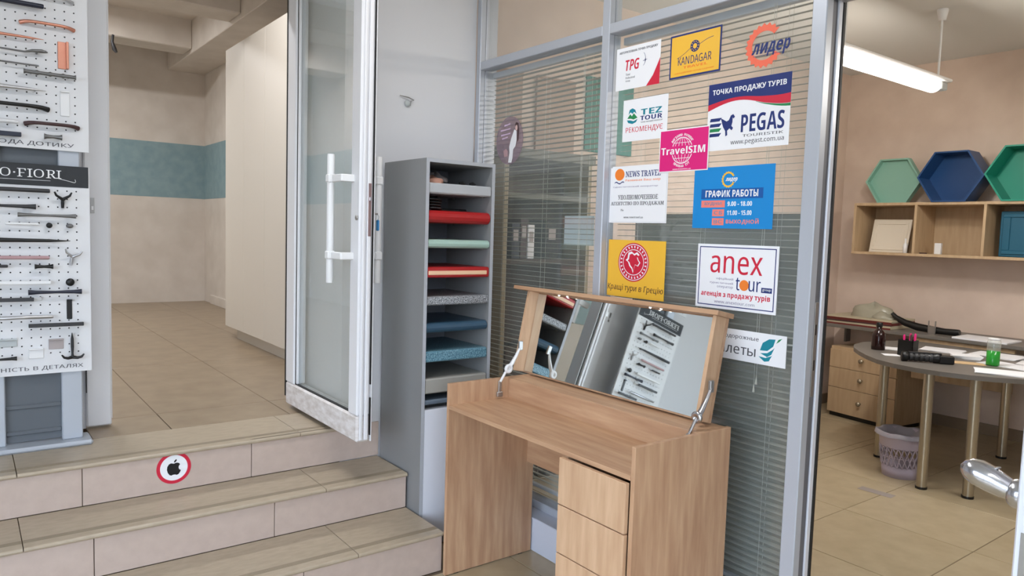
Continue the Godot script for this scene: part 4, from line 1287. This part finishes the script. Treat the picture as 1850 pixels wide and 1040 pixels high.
func hook(label: String, x: float, y: float, m: String, turn := 0.0) -> void:
	var t := thing("coat_hook", label, "hook", Vector3(x, y, PZ), "furniture handles on the pegboards")
	var b := Basis(Vector3(0, 0, 1), turn)
	var st := S()
	sweep(st, [b * Vector3(0, -0.032, 0.006), b * Vector3(0, -0.012, 0.007), b * Vector3(0, 0.008, 0.012)], [0.0075, 0.0095, 0.008], 10, 0.7)
	put(st, "back_plate", m, t)
	for sx in [-1, 1]:
		var s2 := S()
		sweep(s2, [b * Vector3(0, 0.004, 0.012), b * Vector3(sx * 0.012, 0.012, 0.020), b * Vector3(sx * 0.024, 0.020, 0.030), b * Vector3(sx * 0.031, 0.034, 0.034)], [0.0075, 0.006, 0.005, 0.003], 8)
		put(s2, "prong", m, t)

func handles() -> void:
	# upper board
	bar("dark navy rounded bar handle nearest the top of upper pegboard", 0.02, 0.290, 2.355, "navy", "round", 0.010)
	bar("ornate silver bow handle cut by the top picture edge", 0.278, 0.392, 2.400, "silver", "bow", 0.007)
	bar("short rose gold bar handle beside navy bar, upper pegboard", 0.210, 0.397, 2.290, "rose_gold", "bow", 0.007)
	bar("long pointed copper bar handle at left of upper pegboard", 0.03, 0.288, 2.224, "rose_gold", "taper", 0.006)
	bar("thin silver handle with a spoon shaped end", 0.04, 0.301, 2.170, "pewter", "spoon", 0.007)
	bar("very thin grey bar handle below spoon handle", 0.05, 0.270, 2.117, "pewter", "round", 0.0035)
	bar("grey bamboo jointed bar handle on upper pegboard", 0.218, 0.400, 2.089, "pewter", "bamboo", 0.0085)
	bar("bright silver tapered bar handle on upper pegboard", 0.03, 0.293, 2.020, "silver", "taper", 0.008)
	bar("long black bow handle on upper pegboard", 0.04, 0.302, 1.953, "black", "bow", 0.009)
	bar("white bar handle at left edge of upper pegboard", 0.02, 0.196, 1.884, "peg_white", "round", 0.007)
	bar("dark rosewood bow handle on upper pegboard", 0.220, 0.408, 1.888, "rosewood", "bow", 0.008)
	bar("dark navy wedge handle at the bottom of upper pegboard", 0.03, 0.206, 1.834, "navy", "square", 0.009)
	bar("small pewter bow-tie handle above the grey lettering", 0.284, 0.347, 1.836, "pewter", "flare", 0.0095)
	plate("upright rose gold plate handle on upper pegboard", 0.338, 0.376, 2.121, 2.231, "rose_gold", true)
	plate("upright white plate handle on upper pegboard", 0.344, 0.378, 1.928, 2.031, "white_plastic")
	# lower board
	bar("charcoal round bar handle right under black header", 0.02, 0.301, 1.613, "charcoal", "round", 0.0085)
	hook("black two-pronged coat hook under black header", 0.347, 1.577, "black")
	bar("dark flared bar handle second from black header", 0.02, 0.251, 1.546, "charcoal", "flare", 0.0085)
	bar("brushed grey flared bar handle on lower pegboard", 0.188, 0.393, 1.512, "pewter", "flare", 0.007)
	bar("thin white bar handle beside two small knobs", 0.146, 0.260, 1.475, "white_plastic", "round", 0.005)
	knob("small black knob next to the thin white bar", 0.297, 1.471, 0.0115, "black")
	knob("small grey oval knob on lower pegboard", 0.370, 1.471, 0.014, "pewter", 0.7)
	bar("long black pointed bar handle across lower pegboard", 0.00, 0.371, 1.408, "black", "taper", 0.0085)
	bar("dusty pink bar handle on lower pegboard", 0.03, 0.295, 1.337, "dusty_pink", "round", 0.0075)
	hook("silver two-pronged coat hook on lower pegboard", 0.378, 1.336, "silver", -0.15)
	bar("small black oval handle below the dusty pink bar", 0.243, 0.308, 1.300, "black", "flare", 0.0085)
	bar("small dark handle at the left below dusty pink bar", 0.06, 0.152, 1.302, "charcoal", "round", 0.006)
	bar("white square bar handle on lower pegboard", 0.03, 0.299, 1.234, "white_plastic", "square", 0.007)
	knob("large black round knob on lower pegboard", 0.369, 1.233, 0.0165, "black")
	bar("navy flared bar handle beneath large black knob", 0.219, 0.410, 1.193, "navy", "flare", 0.0085)
	bar("dark bar handle with a white tip, lower pegboard", 0.03, 0.238, 1.164, "charcoal", "square", 0.0075)
	plate("small white tip piece beside dark bar handle", 0.240, 0.267, 1.156, 1.172, "white_plastic")
	plate("upright black rectangular handle on lower pegboard", 0.3565, 0.3765, 1.074, 1.159, "black")
	bar("shiny silver bar handle low on lower pegboard", 0.03, 0.305, 1.090, "silver", "round", 0.0075)
	bar("dark grey straight bar handle low on lower pegboard", 0.218, 0.416, 1.054, "charcoal", "square", 0.0075)
	plate("pale grey plate handle at lower left of pegboard", 0.06, 0.179, 0.968, 1.002, "pale_grey")
	plate("white square shell handle near the bottom lettering", 0.218, 0.271, 0.913, 0.956, "white_plastic")
	plate("taupe shell handle beside white square shell", 0.289, 0.343, 0.948, 0.992, "taupe")
	bar("small black handle at the left above bottom lettering", 0.06, 0.176, 0.922, "black", "flare", 0.007)
	var t := thing("coat_hook", "black anchor shaped coat hook near the bottom lettering", "hook", Vector3(0.374, 0.905, PZ), "furniture handles on the pegboards")
	var st := S()
	sweep(st, [Vector3(0, 0.110, 0.008), Vector3(0, 0.085, 0.012), Vector3(0, 0.050, 0.013), Vector3(0, 0.022, 0.014), Vector3(0, 0.006, 0.016)], [0.002, 0.0095, 0.0105, 0.007, 0.011], 10, 0.6)
	put(st, "back_plate", "black", t)
	for sx in [-1, 1]:
		var s2 := S()
		sweep(s2, [Vector3(0, 0.006, 0.016), Vector3(sx * 0.018, 0.003, 0.024), Vector3(sx * 0.032, 0.008, 0.032), Vector3(sx * 0.041, 0.020, 0.034)], [0.008, 0.006, 0.005, 0.003], 8)
		put(s2, "prong", "black", t)

# ---------------------------------------------------------------- office furniture
func office_things() -> void:
	# wall shelf
	var s := thing("wall_shelf", "long open maple wall shelf divided into cells on the peach wall", "shelf", Vector3(6.55, 1.41, -3.30))
	var X := -0.35
	box("bottom_board", "maple_wood", s, Vector3(X, 0, 0), Vector3(0, 0.022, 3.1), 0.001)
	box("top_board", "maple_wood", s, Vector3(X, 0.415, 0), Vector3(0, 0.437, 3.1), 0.001)
	for z in [0.0, 0.505, 1.01, 1.515, 2.02, 2.525, 3.078]:
		box("divider", "maple_wood", s, Vector3(X, 0.022, z), Vector3(0, 0.415, z + 0.020), 0.001)
	box("back_board", "maple_wood", s, Vector3(-0.008, 0.022, 0.02), Vector3(-0.001, 0.415, 3.08))
	# hexagonal trays standing on the shelf
	hexagon("hexagonal_tray", "pale mint hexagonal tray standing on the wall shelf, leftmost", Vector3(6.33, 1.847, -3.035), 0.232, 0.10, 0.06, "mint", 0.015)
	hexagon("hexagonal_tray", "deep dark blue hexagonal box on the wall shelf, middle one", Vector3(6.29, 1.847, -2.545), 0.245, 0.10, 0.20, "hex_blue", 0.014)
	hexagon("hexagonal_tray", "large green hexagonal box on the wall shelf, cut by picture edge", Vector3(6.29, 1.847, -2.05), 0.255, 0.12, 0.20, "hex_green", 0.014)
	var f := thing("white_frame", "white framed panel leaning in the left cell of the wall shelf", "frame", Vector3(6.33, 1.432, -3.055), "", Basis(Vector3(0, 0, 1), deg_to_rad(-14)))
	mat("frame_white", Color(0.88, 0.84, 0.77), 0.5)
	box("panel", "frame_white", f, Vector3(0, 0, -0.16), Vector3(0.012, 0.29, 0.16), 0.002)
	for q in [[0.02, 0.045, -0.14, 0.14], [0.245, 0.27, -0.14, 0.14], [0.045, 0.245, -0.14, -0.115], [0.045, 0.245, 0.115, 0.14]]:
		box("moulding", "frame_white", f, Vector3(-0.007, q[0], q[2]), Vector3(0.0, q[1], q[3]), 0.002)
	var bt := thing("small_bottle", "small white bottle in the left cell of the wall shelf", "bottle", Vector3(6.25, 1.432, -2.87))
	var bs := S()
	lathe(bs, [Vector2(0, 0), Vector2(0.017, 0), Vector2(0.017, 0.07), Vector2(0.008, 0.085), Vector2(0.007, 0.12), Vector2(0, 0.12)], Vector3.ZERO, 16)
	put(bs, "body", "white_plastic", bt)
	var cb := thing("small_box", "small white carton in the middle cell of the wall shelf", "box", Vector3(6.35, 1.432, -2.655))
	box("carton", "white_plastic", cb, Vector3(-0.015, 0, -0.025), Vector3(0.015, 0.088, 0.025), 0.002)
	box("flap", "paper", cb, Vector3(-0.014, 0.088, -0.024), Vector3(0.014, 0.0895, 0.024))
	var kz := thing("dark_bit", "small dark item lying in the middle shelf cell", "item", Vector3(6.27, 1.432, -2.735))
	box("piece", "rosewood", kz, Vector3(-0.01, 0, -0.028), Vector3(0.01, 0.009, 0.028), 0.003)
	var tb := thing("storage_box", "dark teal box in the right-hand cell of the wall shelf", "box", Vector3(6.36, 1.432, -2.03))
	mat("box_teal", Color(0.10, 0.36, 0.46), 0.45)
	box("body", "box_teal", tb, Vector3(-0.02, 0, -0.19), Vector3(0.14, 0.345, 0.18), 0.006)
	for q in [[0.02, 0.05, -0.17, 0.16], [0.30, 0.325, -0.17, 0.16], [0.05, 0.30, -0.17, -0.12], [0.05, 0.30, 0.11, 0.16]]:
		box("rim", "box_teal", tb, Vector3(-0.03, q[0], q[2]), Vector3(-0.02, q[1], q[3]), 0.003)
	# counter along the wall
	var c := thing("counter", "grey topped counter along the far office wall", "counter", Vector3(6.0, 0, -3.45))
	box("counter_top", "table_grey", c, Vector3(0, 0.775, 0), Vector3(0.53, 0.803, 4.2), 0.003)
	box("front_panel", "maple_wood", c, Vector3(0.02, 0.45, 0.80), Vector3(0.038, 0.774, 1.5), 0.002)
	box("side_panel", "maple_wood", c, Vector3(0.02, 0, 4.18), Vector3(0.53, 0.775, 4.2), 0.002)
	box("bracket", "table_grey", c, Vector3(0.45, 0.60, 0.0), Vector3(0.53, 0.775, 0.02), 0.002)
	# drawer unit
	var u := thing("drawer_unit", "maple drawer unit with three drawers and round knobs under counter", "drawers", Vector3(6.03, 0, -3.34), "", Basis(Vector3.UP, deg_to_rad(-7)))
	box("plinth", "black", u, Vector3(0.03, 0, 0.01), Vector3(0.38, 0.035, 0.60))
	box("carcass", "maple_wood", u, Vector3(0.018, 0.035, 0.0), Vector3(0.40, 0.610, 0.615), 0.001)
	for q in [[0.04, 0.255], [0.259, 0.427], [0.431, 0.585]]:
		var dr := box("drawer", "maple_wood", u, Vector3(0.0, q[0], 0.003), Vector3(0.0178, q[1], 0.612), 0.0015)
		var ks := S()
		lathe(ks, [Vector2(0, 0), Vector2(0.011, 0), Vector2(0.010, 0.014), Vector2(0.019, 0.020), Vector2(0.019, 0.028), Vector2(0, 0.031)], Vector3(0.0, (q[0] + q[1]) / 2 + 0.01, 0.31), 16, Basis(Vector3(0, 0, 1), Vector3(-1, 0, 0), Vector3(0, -1, 0)))
		put(ks, "knob", "leg_metal", dr)
	# round-ended table
	var t := thing("office_table", "grey round-ended office table on metal tube legs", "table", Vector3(5.3, 0, -1.95))
	var pts := []
	for q in [[5.97, -2.66], [5.72, -2.745], [5.50, -2.79], [5.30, -2.755], [5.14, -2.67], [5.0, -2.56], [4.87, -2.44], [4.76, -2.315], [4.69, -2.17], [4.663, -2.03], [4.668, -1.89], [4.705, -1.755], [4.77, -1.63], [4.87, -1.51], [5.02, -1.40], [5.25, -1.31], [5.55, -1.26], [5.97, -1.25]]:
		pts.append(Vector2(q[0] - 5.3, -(q[1] + 1.95)))
	var st := S()
	prism(st, PackedVector2Array(pts), 0.722, 0.75, Transform3D(Basis(Vector3(1, 0, 0), Vector3(0, 0, -1), Vector3(0, 1, 0)), Vector3.ZERO))
	put(st, "table_top", "table_grey", t)
	for q in [[4.72, -1.97], [4.79, -1.735], [5.16, -2.45], [6.27 - 0.35, -1.95]]:
		var p := Vector3(q[0] - 5.3, 0, q[1] + 1.95)
		var ls := S()
		sweep(ls, [p + Vector3(0, 0.012, 0), p + Vector3(0, 0.722, 0)], [0.03], 18)
		var leg := put(ls, "leg", "leg_metal", t)
		var fs := S()
		sweep(fs, [p, p + Vector3(0, 0.014, 0)], [0.034], 18)
		put(fs, "foot", "black", leg)
	# things on the table
	var b := thing("amber_bottle", "dark red-brown glass bottle at the left of grey table", "bottle", Vector3(5.212, 0.75, -2.532))
	mat("amber", Color(0.13, 0.045, 0.045), 0.15)
	var as_ := S()
	lathe(as_, [Vector2(0, 0), Vector2(0.044, 0), Vector2(0.046, 0.01), Vector2(0.046, 0.10), Vector2(0.036, 0.128), Vector2(0.019, 0.145), Vector2(0.018, 0.165), Vector2(0, 0.165)], Vector3.ZERO, 22)
	put(as_, "body", "amber", b)
	var cap := S()
	lathe(cap, [Vector2(0.02, 0.163), Vector2(0.021, 0.165), Vector2(0.021, 0.19), Vector2(0.018, 0.194), Vector2(0, 0.194)], Vector3.ZERO, 18)
	put(cap, "cap", "black", b)
	var pn := thing("pen_holder", "black pen holder with magenta pens on grey table", "pen holder", Vector3(5.15, 0.75, -2.30))
	var ps := S()
	bx(ps, Vector3(-0.04, 0, -0.05), Vector3(0.04, 0.006, 0.05))
	for q in [[-0.04, -0.05, -0.035, 0.05], [0.035, -0.05, 0.04, 0.05], [-0.04, -0.05, 0.04, -0.045], [-0.04, 0.045, 0.04, 0.05]]:
		bx(ps, Vector3(q[0], 0, q[1]), Vector3(q[2], 0.105, q[3]), 0.001)
	put(ps, "cup", "black", pn)
	for q in [[-0.01, -0.02, 0.140, "magenta"], [0.012, 0.005, 0.150, "magenta"], [-0.015, 0.025, 0.146, "rosewood"], [0.01, 0.034, 0.152, "magenta"]]:
		var pp := S()
		sweep(pp, [Vector3(q[0], 0.006, q[1]), Vector3(q[0] * 1.5, q[2] - 0.01, q[1] * 1.1), Vector3(q[0] * 1.5, q[2], q[1] * 1.1)], [0.006, 0.008, 0.004], 8)
		put(pp, "pen", q[3], pn)
	# camera-like black device
	var cm := thing("torch", "black ribbed torch-like tool lying on grey table", "tool", Vector3(4.93, 0.75, -2.10), "", Basis(Vector3.UP, deg_to_rad(35)))
	var cs := S()
	var yy := 0.032
	sweep(cs, [Vector3(0, yy, -0.13), Vector3(0, yy, -0.125), Vector3(0, yy, -0.095), Vector3(0, yy, -0.09), Vector3(0, yy, 0.05), Vector3(0, yy, 0.055), Vector3(0, yy, 0.085)], [0.024, 0.032, 0.032, 0.025, 0.025, 0.031, 0.031], 18)
	put(cs, "barrel", "black", cm)
	for z in [-0.075, -0.045, -0.015, 0.015, 0.04]:
		var rs := S()
		sweep(rs, [Vector3(0, yy, z - 0.008), Vector3(0, yy, z + 0.008)], [0.0275], 18)
		put(rs, "grip_ring", "charcoal", cm)
	box("battery_block", "black", cm, Vector3(-0.028, 0.002, 0.085), Vector3(0.03, 0.052, 0.17), 0.005)
	box("rail", "black", cm, Vector3(-0.01, 0.05, -0.09), Vector3(0.01, 0.066, 0.10), 0.002)
	var gs := thing("spray_bottle", "green half-full clear bottle on papers of grey table", "bottle", Vector3(5.24, 0.752, -1.815))
	var gl := mat("clear_plastic", Color(0.92, 0.95, 0.93, 0.18), 0.1)
	gl.transparency = BaseMaterial3D.TRANSPARENCY_ALPHA
	mat("green_liquid", Color(0.16, 0.58, 0.20), 0.2)
	var g1 := S()
	lathe(g1, [Vector2(0, 0), Vector2(0.036, 0), Vector2(0.0375, 0.008), Vector2(0.0375, 0.094), Vector2(0, 0.094)], Vector3.ZERO, 22)
	put(g1, "liquid", "green_liquid", gs)
	var g2 := S()
	lathe(g2, [Vector2(0.0385, 0.094), Vector2(0.0385, 0.150), Vector2(0.034, 0.160), Vector2(0.030, 0.162)], Vector3.ZERO, 22)
	put(g2, "shell", "clear_plastic", gs)
	var g3 := S()
	lathe(g3, [Vector2(0.0, 0.160), Vector2(0.034, 0.160), Vector2(0.034, 0.174), Vector2(0, 0.176)], Vector3.ZERO, 22)
	put(g3, "cap", "white_plastic", gs)
	# papers
	var sheets := [
		["white sheets at front of grey table beside green bottle", 4.98, -1.66, 20.0, 0.30, 0.21, 3], ["white sheet lying half under the green bottle", 5.33, -1.75, -12.0, 0.30, 0.21, 2],
		["folded white carton sheet behind the black torch", 5.42, -2.04, 14.0, 0.18, 0.14, 9], ["white paper next to the pen holder", 5.62, -2.27, 8.0, 0.26, 0.22, 3],
		["small white note in front of the dark red bottle", 5.04, -2.36, 40.0, 0.10, 0.09, 1], ["printed white sheet between the bottle and pen holder", 5.36, -2.46, 25.0, 0.19, 0.15, 2],
		["white sheet at the right end of the grey table", 5.55, -1.62, 5.0, 0.30, 0.25, 2], ["white sheet at the back of grey table", 5.72, -1.95, -6.0, 0.30, 0.24, 4]]
	for q in sheets:
		var sh := thing("paper_sheet", q[0], "paper", Vector3(q[1], 0.7502, q[2]), "papers on the grey table", Basis(Vector3.UP, deg_to_rad(q[3])))
		for k in int(q[6]):
			var ss := S()
			var a := 0.04 * k
			bx(ss, Vector3(-q[5] / 2, k * 0.0022, -q[4] / 2), Vector3(q[5] / 2, k * 0.0022 + 0.0018, q[4] / 2), 0.0, Transform3D(Basis(Vector3.UP, a), Vector3.ZERO))
			put(ss, "sheet", "paper", sh)
	var en := thing("envelope", "buff envelope lying between papers on the grey table", "envelope", Vector3(5.17, 0.7502, -1.95), "", Basis(Vector3.UP, 0.5))
	mat("buff", Color(0.78, 0.66, 0.50), 0.7)
	box("body", "buff", en, Vector3(-0.06, 0, -0.11), Vector3(0.06, 0.002, 0.11))
	box("flap", "buff", en, Vector3(-0.06, 0.002, -0.11), Vector3(-0.02, 0.0028, 0.11))
	# things on the counter
	mat("board_red", Color(0.42, 0.16, 0.14), 0.5)
	mat("board_cream", Color(0.72, 0.68, 0.58), 0.5)
	for q in [[0.803, 0.030, "board_cream", 0.0, "thick cream board at the bottom of the counter stack"], [0.833, 0.022, "board_red", 0.012, "brownish red board in the counter stack"], [0.855, 0.020, "board_cream", 0.02, "pale board with a grey face on top of counter stack"]]:
		var bd := thing("sample_board", q[4], "board", Vector3(6.24, q[0], -3.11), "stack of boards on the counter", Basis(Vector3.UP, q[3]))
		box("board", q[2], bd, Vector3(-0.21, 0, -0.30), Vector3(0.22, q[1], 0.27), 0.003)
		box("edge_strip", "board_red" if q[2] == "board_cream" else "rosewood", bd, Vector3(-0.213, 0.0, -0.30), Vector3(-0.21, q[1] * 0.45, 0.27))
	var bag := thing("plastic_bag", "crumpled greenish plastic bag on the board stack", "bag", Vector3(6.22, 0.875, -3.08))
	mat("bag_plastic", Color(0.63, 0.61, 0.54), 0.3)
	var bs2 := S()
	lump(bs2, Vector3(0, 0, 0), Vector3(0.10, 0.115, 0.17), 2)
	put(bs2, "bag_body", "bag_plastic", bag)
	var bs3 := S()
	lump(bs3, Vector3(-0.04, 0.0, 0.10), Vector3(0.07, 0.06, 0.11), 5)
	put(bs3, "bag_fold", "bag_plastic", bag)
	var bl := thing("black_strap", "black strap with a metal buckle lying on the counter", "strap", Vector3(6.15, 0.803, -2.62))
	var sp := S()
	var band := []
	for q in [[-0.27, 0.13], [-0.24, 0.10], [-0.16, 0.062], [-0.06, 0.040], [0.04, 0.032], [0.14, 0.028], [0.22, 0.030], [0.25, 0.034]]: band.append(Vector3(0.0, q[1], q[0]))
	sweep(sp, band, [0.016, 0.022, 0.03, 0.034, 0.032, 0.028, 0.030, 0.024], 10, 0.9)
	put(sp, "band", "black", bl)
	var bk := S()
	for z in [0.035, 0.085]:
		bx(bk, Vector3(-0.04, 0.0, z - 0.004), Vector3(-0.032, 0.105, z + 0.004), 0.001)
	bx(bk, Vector3(-0.04, 0.0, 0.035), Vector3(-0.032, 0.062, 0.085), 0.001)
	put(bk, "buckle", "steel", bl)
	var pl := thing("paper_sheet", "flat pale sheet on the counter right of black strap", "paper", Vector3(6.15, 0.8032, -2.25), "papers on the counter")
	box("sheet", "paper", pl, Vector3(-0.14, 0, -0.12), Vector3(0.14, 0.012, 0.25), 0.001)
	# waste bin
	var wb := thing("waste_bin", "lilac plastic lattice waste bin with a bag rim under table", "bin", Vector3(4.87, 0, -2.17))
	var H := 0.29
	var rad := func(y: float) -> float: return 0.105 + 0.035 * y / H
	var w1 := S()
	lathe(w1, [Vector2(0, 0), Vector2(0.105, 0), Vector2(rad.call(0.075), 0.075), Vector2(rad.call(0.075) - 0.004, 0.075), Vector2(0.101, 0.006), Vector2(0, 0.006)], Vector3.ZERO, 32)
	put(w1, "base_band", "lilac", wb)
	var w2 := S()
	lathe(w2, [Vector2(rad.call(0.195), 0.195), Vector2(rad.call(0.27), 0.27), Vector2(rad.call(0.28) + 0.008, 0.282), Vector2(rad.call(0.29) + 0.008, 0.29), Vector2(rad.call(0.29) - 0.004, 0.29), Vector2(rad.call(0.195) - 0.004, 0.195)], Vector3.ZERO, 32)
	put(w2, "rim_band", "lilac", wb)
	var w3 := S()
	for k in 24:
		for dirn in [-1, 1]:
			var p := []
			for i in 6:
				var y := 0.072 + 0.126 * i / 5.0
				var a: float = TAU * k / 24 + dirn * 0.30 * i / 5.0 * (1.6 if dirn > 0 else 0.9)
				p.append(Vector3(cos(a) * rad.call(y), y, sin(a) * rad.call(y)))
			sweep(w3, p, [0.0042], 4)
	for y in [0.135]:
		var p := []
		for i in 33: p.append(Vector3(cos(TAU * i / 32), 0, sin(TAU * i / 32)) * rad.call(y) + Vector3(0, y, 0))
		sweep(w3, p, [0.0034], 4)
	put(w3, "lattice", "lilac", wb)
	var w4 := S()
	st = w4
	st.set_smooth_group(0)
	var bagp := func(i: int, k: int) -> Vector3:
		var a := TAU * (k % 32) / 32
		var wv := 0.006 * sin(a * 5) + 0.004 * sin(a * 9 + 1)
		var rr: float = [0.12, 0.134, 0.150, 0.158][i] + wv
		return Vector3(cos(a) * rr, [0.24, 0.292, 0.296, 0.268][i] + wv * 0.6, sin(a) * rr)
	for i in 3:
		for k in 32: quad(st, bagp.call(i, k), bagp.call(i, k + 1), bagp.call(i + 1, k + 1), bagp.call(i + 1, k))
	mat("bin_bag", Color(0.62, 0.60, 0.63), 0.35)
	put(w4, "bin_bag", "bin_bag", wb)
	var tp := thing("floor_tape", "strip of pale tape stuck on the office floor", "tape", Vector3(4.405, 0.0002, -2.09), "", Basis(Vector3.UP, 0.05))
	mat("tape", Color(0.60, 0.56, 0.54), 0.5)
	box("strip", "tape", tp, Vector3(-0.035, 0, -0.10), Vector3(0.035, 0.0008, 0.10))
	# seen through the blinds
	mat("panel_brown", Color(0.66, 0.55, 0.47), 0.6)
	for q in [[2.50, 2.75, "narrow brownish wall panel seen through the left blind"], [2.862, 3.18, "wider brownish wall panel seen through the left blind"]]:
		var wpn := thing("wall_panel", q[2], "panel", Vector3((q[0] + q[1]) / 2, 1.98, -3.60), "brown panels on the office side wall")
		var hw: float = (q[1] - q[0]) / 2
		box("sheet", "panel_brown", wpn, Vector3(-hw, 0, 0), Vector3(hw, 0.48, 0.02), 0.002)
		box("cap_strip", "panel_brown", wpn, Vector3(-hw, 0.48, 0), Vector3(hw, 0.495, 0.026), 0.002)
	mat("dark_wood", Color(0.25, 0.19, 0.15), 0.5)
	mat("case_grey", Color(0.42, 0.42, 0.38), 0.5)
	mat("case_edge", Color(0.60, 0.55, 0.44), 0.5)
	var bc := thing("bookcase", "dark open bookcase with shelves behind the left glass pane", "bookcase", Vector3(2.46, 0, -3.585))
	box("side_board", "case_edge", bc, Vector3(0, 0, 0), Vector3(0.03, 1.93, 0.24), 0.002)
	box("side_board", "case_edge", bc, Vector3(0.64, 0, 0), Vector3(0.67, 1.93, 0.24), 0.002)
	box("top_board", "case_grey", bc, Vector3(-0.02, 1.93, 0), Vector3(0.69, 1.985, 0.25), 0.002)
	box("back_board", "dark_wood", bc, Vector3(0.03, 0.05, 0), Vector3(0.64, 1.93, 0.012))
	for y in [0.05, 0.45, 0.87, 1.32, 1.70]:
		box("shelf", "case_grey" if y > 1.5 else "dark_wood", bc, Vector3(0.03, y, 0.012), Vector3(0.64, y + 0.03, 0.235), 0.001)
	for y in [0.09, 0.49]:
		box("cupboard_door", "dark_wood", bc, Vector3(0.032, y, 0.236), Vector3(0.638, y + 0.355, 0.25), 0.002)
	var folders := [[0.08, 0.06, 0.21, "navy", "navy folder standing in the dark bookcase behind left pane"], [0.145, 0.05, 0.24, "rosewood", "brown folder standing in the dark bookcase behind left pane"], [0.20, 0.05, 0.20, "paper", "white folder standing in the dark bookcase behind left pane"], [0.34, 0.09, 0.23, "black", "black box file standing in the dark bookcase behind left pane"]]
	for q in folders:
		var bo := thing("folder", q[4], "folder", Vector3(2.46 + q[0], 1.35, -3.46), "folders in the dark bookcase")
		box("cover", q[3], bo, Vector3(0, 0, -0.08), Vector3(q[1], q[2], 0.09), 0.003)
		box("spine_label", "taupe", bo, Vector3(q[1] * 0.2, q[2] * 0.5, 0.09), Vector3(q[1] * 0.8, q[2] * 0.8, 0.0912))
	mat("screen_green", Color(0.46, 0.45, 0.40), 0.8)
	var sp2 := thing("office_screen", "grey green office divider standing close behind the right blind", "divider", Vector3(2.42, 0, -1.85))
	box("panel", "screen_green", sp2, Vector3(-0.015, 0.03, -0.43), Vector3(0.015, 1.60, 0.425), 0.004)
	for z in [-0.35, 0.33]:
		box("foot", "alu_dark", sp2, Vector3(-0.05, 0, z - 0.02), Vector3(0.16, 0.03, z + 0.02), 0.003)
	var te := thing("teal_panel", "teal panel on the office wall seen through the blinds", "panel", Vector3(3.50, 2.05, -3.60))
	mat("teal", Color(0.13, 0.47, 0.42), 0.6)
	box("sheet", "teal", te, Vector3(-0.22, 0, 0), Vector3(0.22, 0.47, 0.012), 0.002)
	box("batten", "teal", te, Vector3(-0.23, 0.47, 0), Vector3(0.23, 0.485, 0.018), 0.002)

func hexagon(called: String, label: String, at: Vector3, R: float, inner: float, depth: float, m: String, lip: float) -> void:
	# open hexagonal box on its flat side, opening towards the lobby
	var t := thing(called, label, "tray", at, "hexagonal boxes on the wall shelf")
	var hgt := R * sqrt(3.0) / 2.0 * 0.93
	var ptat := func(k: int, s: float) -> Vector2:
		var a := TAU * (k % 6) / 6.0
		return Vector2(cos(a) * R * s, sin(a) * R * s * 0.93 + hgt)
	var st := S()
	var x := Transform3D(Basis(Vector3(0, 0, 1), Vector3(0, 1, 0), Vector3(-1, 0, 0)), Vector3.ZERO)
	var s_in := 1.0 - lip / R
	for k in 6:
		prism(st, PackedVector2Array([ptat.call(k, 1.0), ptat.call(k + 1, 1.0), ptat.call(k + 1, s_in), ptat.call(k, s_in)]), -depth / 2, depth / 2, x)
	put(st, "wall", m, t)
	var s2 := S()
	var p := []
	for k in 6: p.append(ptat.call(k, s_in * 0.999))
	prism(s2, PackedVector2Array(p), -depth / 2, -depth / 2 + 0.008, x)
	put(s2, "bottom", m, t)

func small_things() -> void:
	# old wall fitting above the cabinet
	var h := thing("wall_bracket", "small bent wire bracket left in the white wall", "bracket", Vector3(1.809, 2.115, -3.306))
	var st := S()
	sweep(st, [Vector3(-0.045, 0.05, 0.004), Vector3(0.0, 0.045, 0.012), Vector3(0.032, 0.035, 0.012), Vector3(0.012, 0.028, 0.014), Vector3(0.012, 0.004, 0.012)], [0.0018, 0.003, 0.0025, 0.0022, 0.002], 8)
	put(st, "wire", "steel", h)
	var s2 := S()
	lathe(s2, [Vector2(0, 0), Vector2(0.016, 0), Vector2(0.016, 0.006), Vector2(0.009, 0.010), Vector2(0, 0.010)], Vector3(0.0, 0.017, 0.0), 16, Basis(Vector3(1, 0, 0), Vector3(0, 0, 1), Vector3(0, -1, 0)))
	put(s2, "rosette", "pale_grey", h)
	# sheet behind the blind
	var p := thing("hanging_sheet", "pale blue white sheet hanging behind the left blind", "paper", Vector3(2.36, 1.45, -2.60))
	mat("sheet_pale", Color(0.88, 0.93, 0.94), 0.6)
	box("sheet", "sheet_pale", p, Vector3(0, 0, -0.105), Vector3(0.002, 0.14, 0.105))
	var c := S()
	sweep(c, [Vector3(0.001, 0.139, 0), Vector3(0.001, 0.86, 0)], [0.0008], 5)
	put(c, "string", "cord", p)
	# cable stub hanging from the ceiling of the raised room
	var k := thing("cable_stub", "dark cable stub hanging near the raised room ceiling", "cable", Vector3(1.27, 3.19, -8.45))
	var ks := S()
	sweep(ks, [Vector3(0, 0.17, 0), Vector3(-0.01, 0.10, 0.01), Vector3(0.012, 0.03, 0), Vector3(0.03, 0.0, 0)], [0.012, 0.014, 0.022, 0.012], 8)
	put(ks, "cable", "charcoal", k)
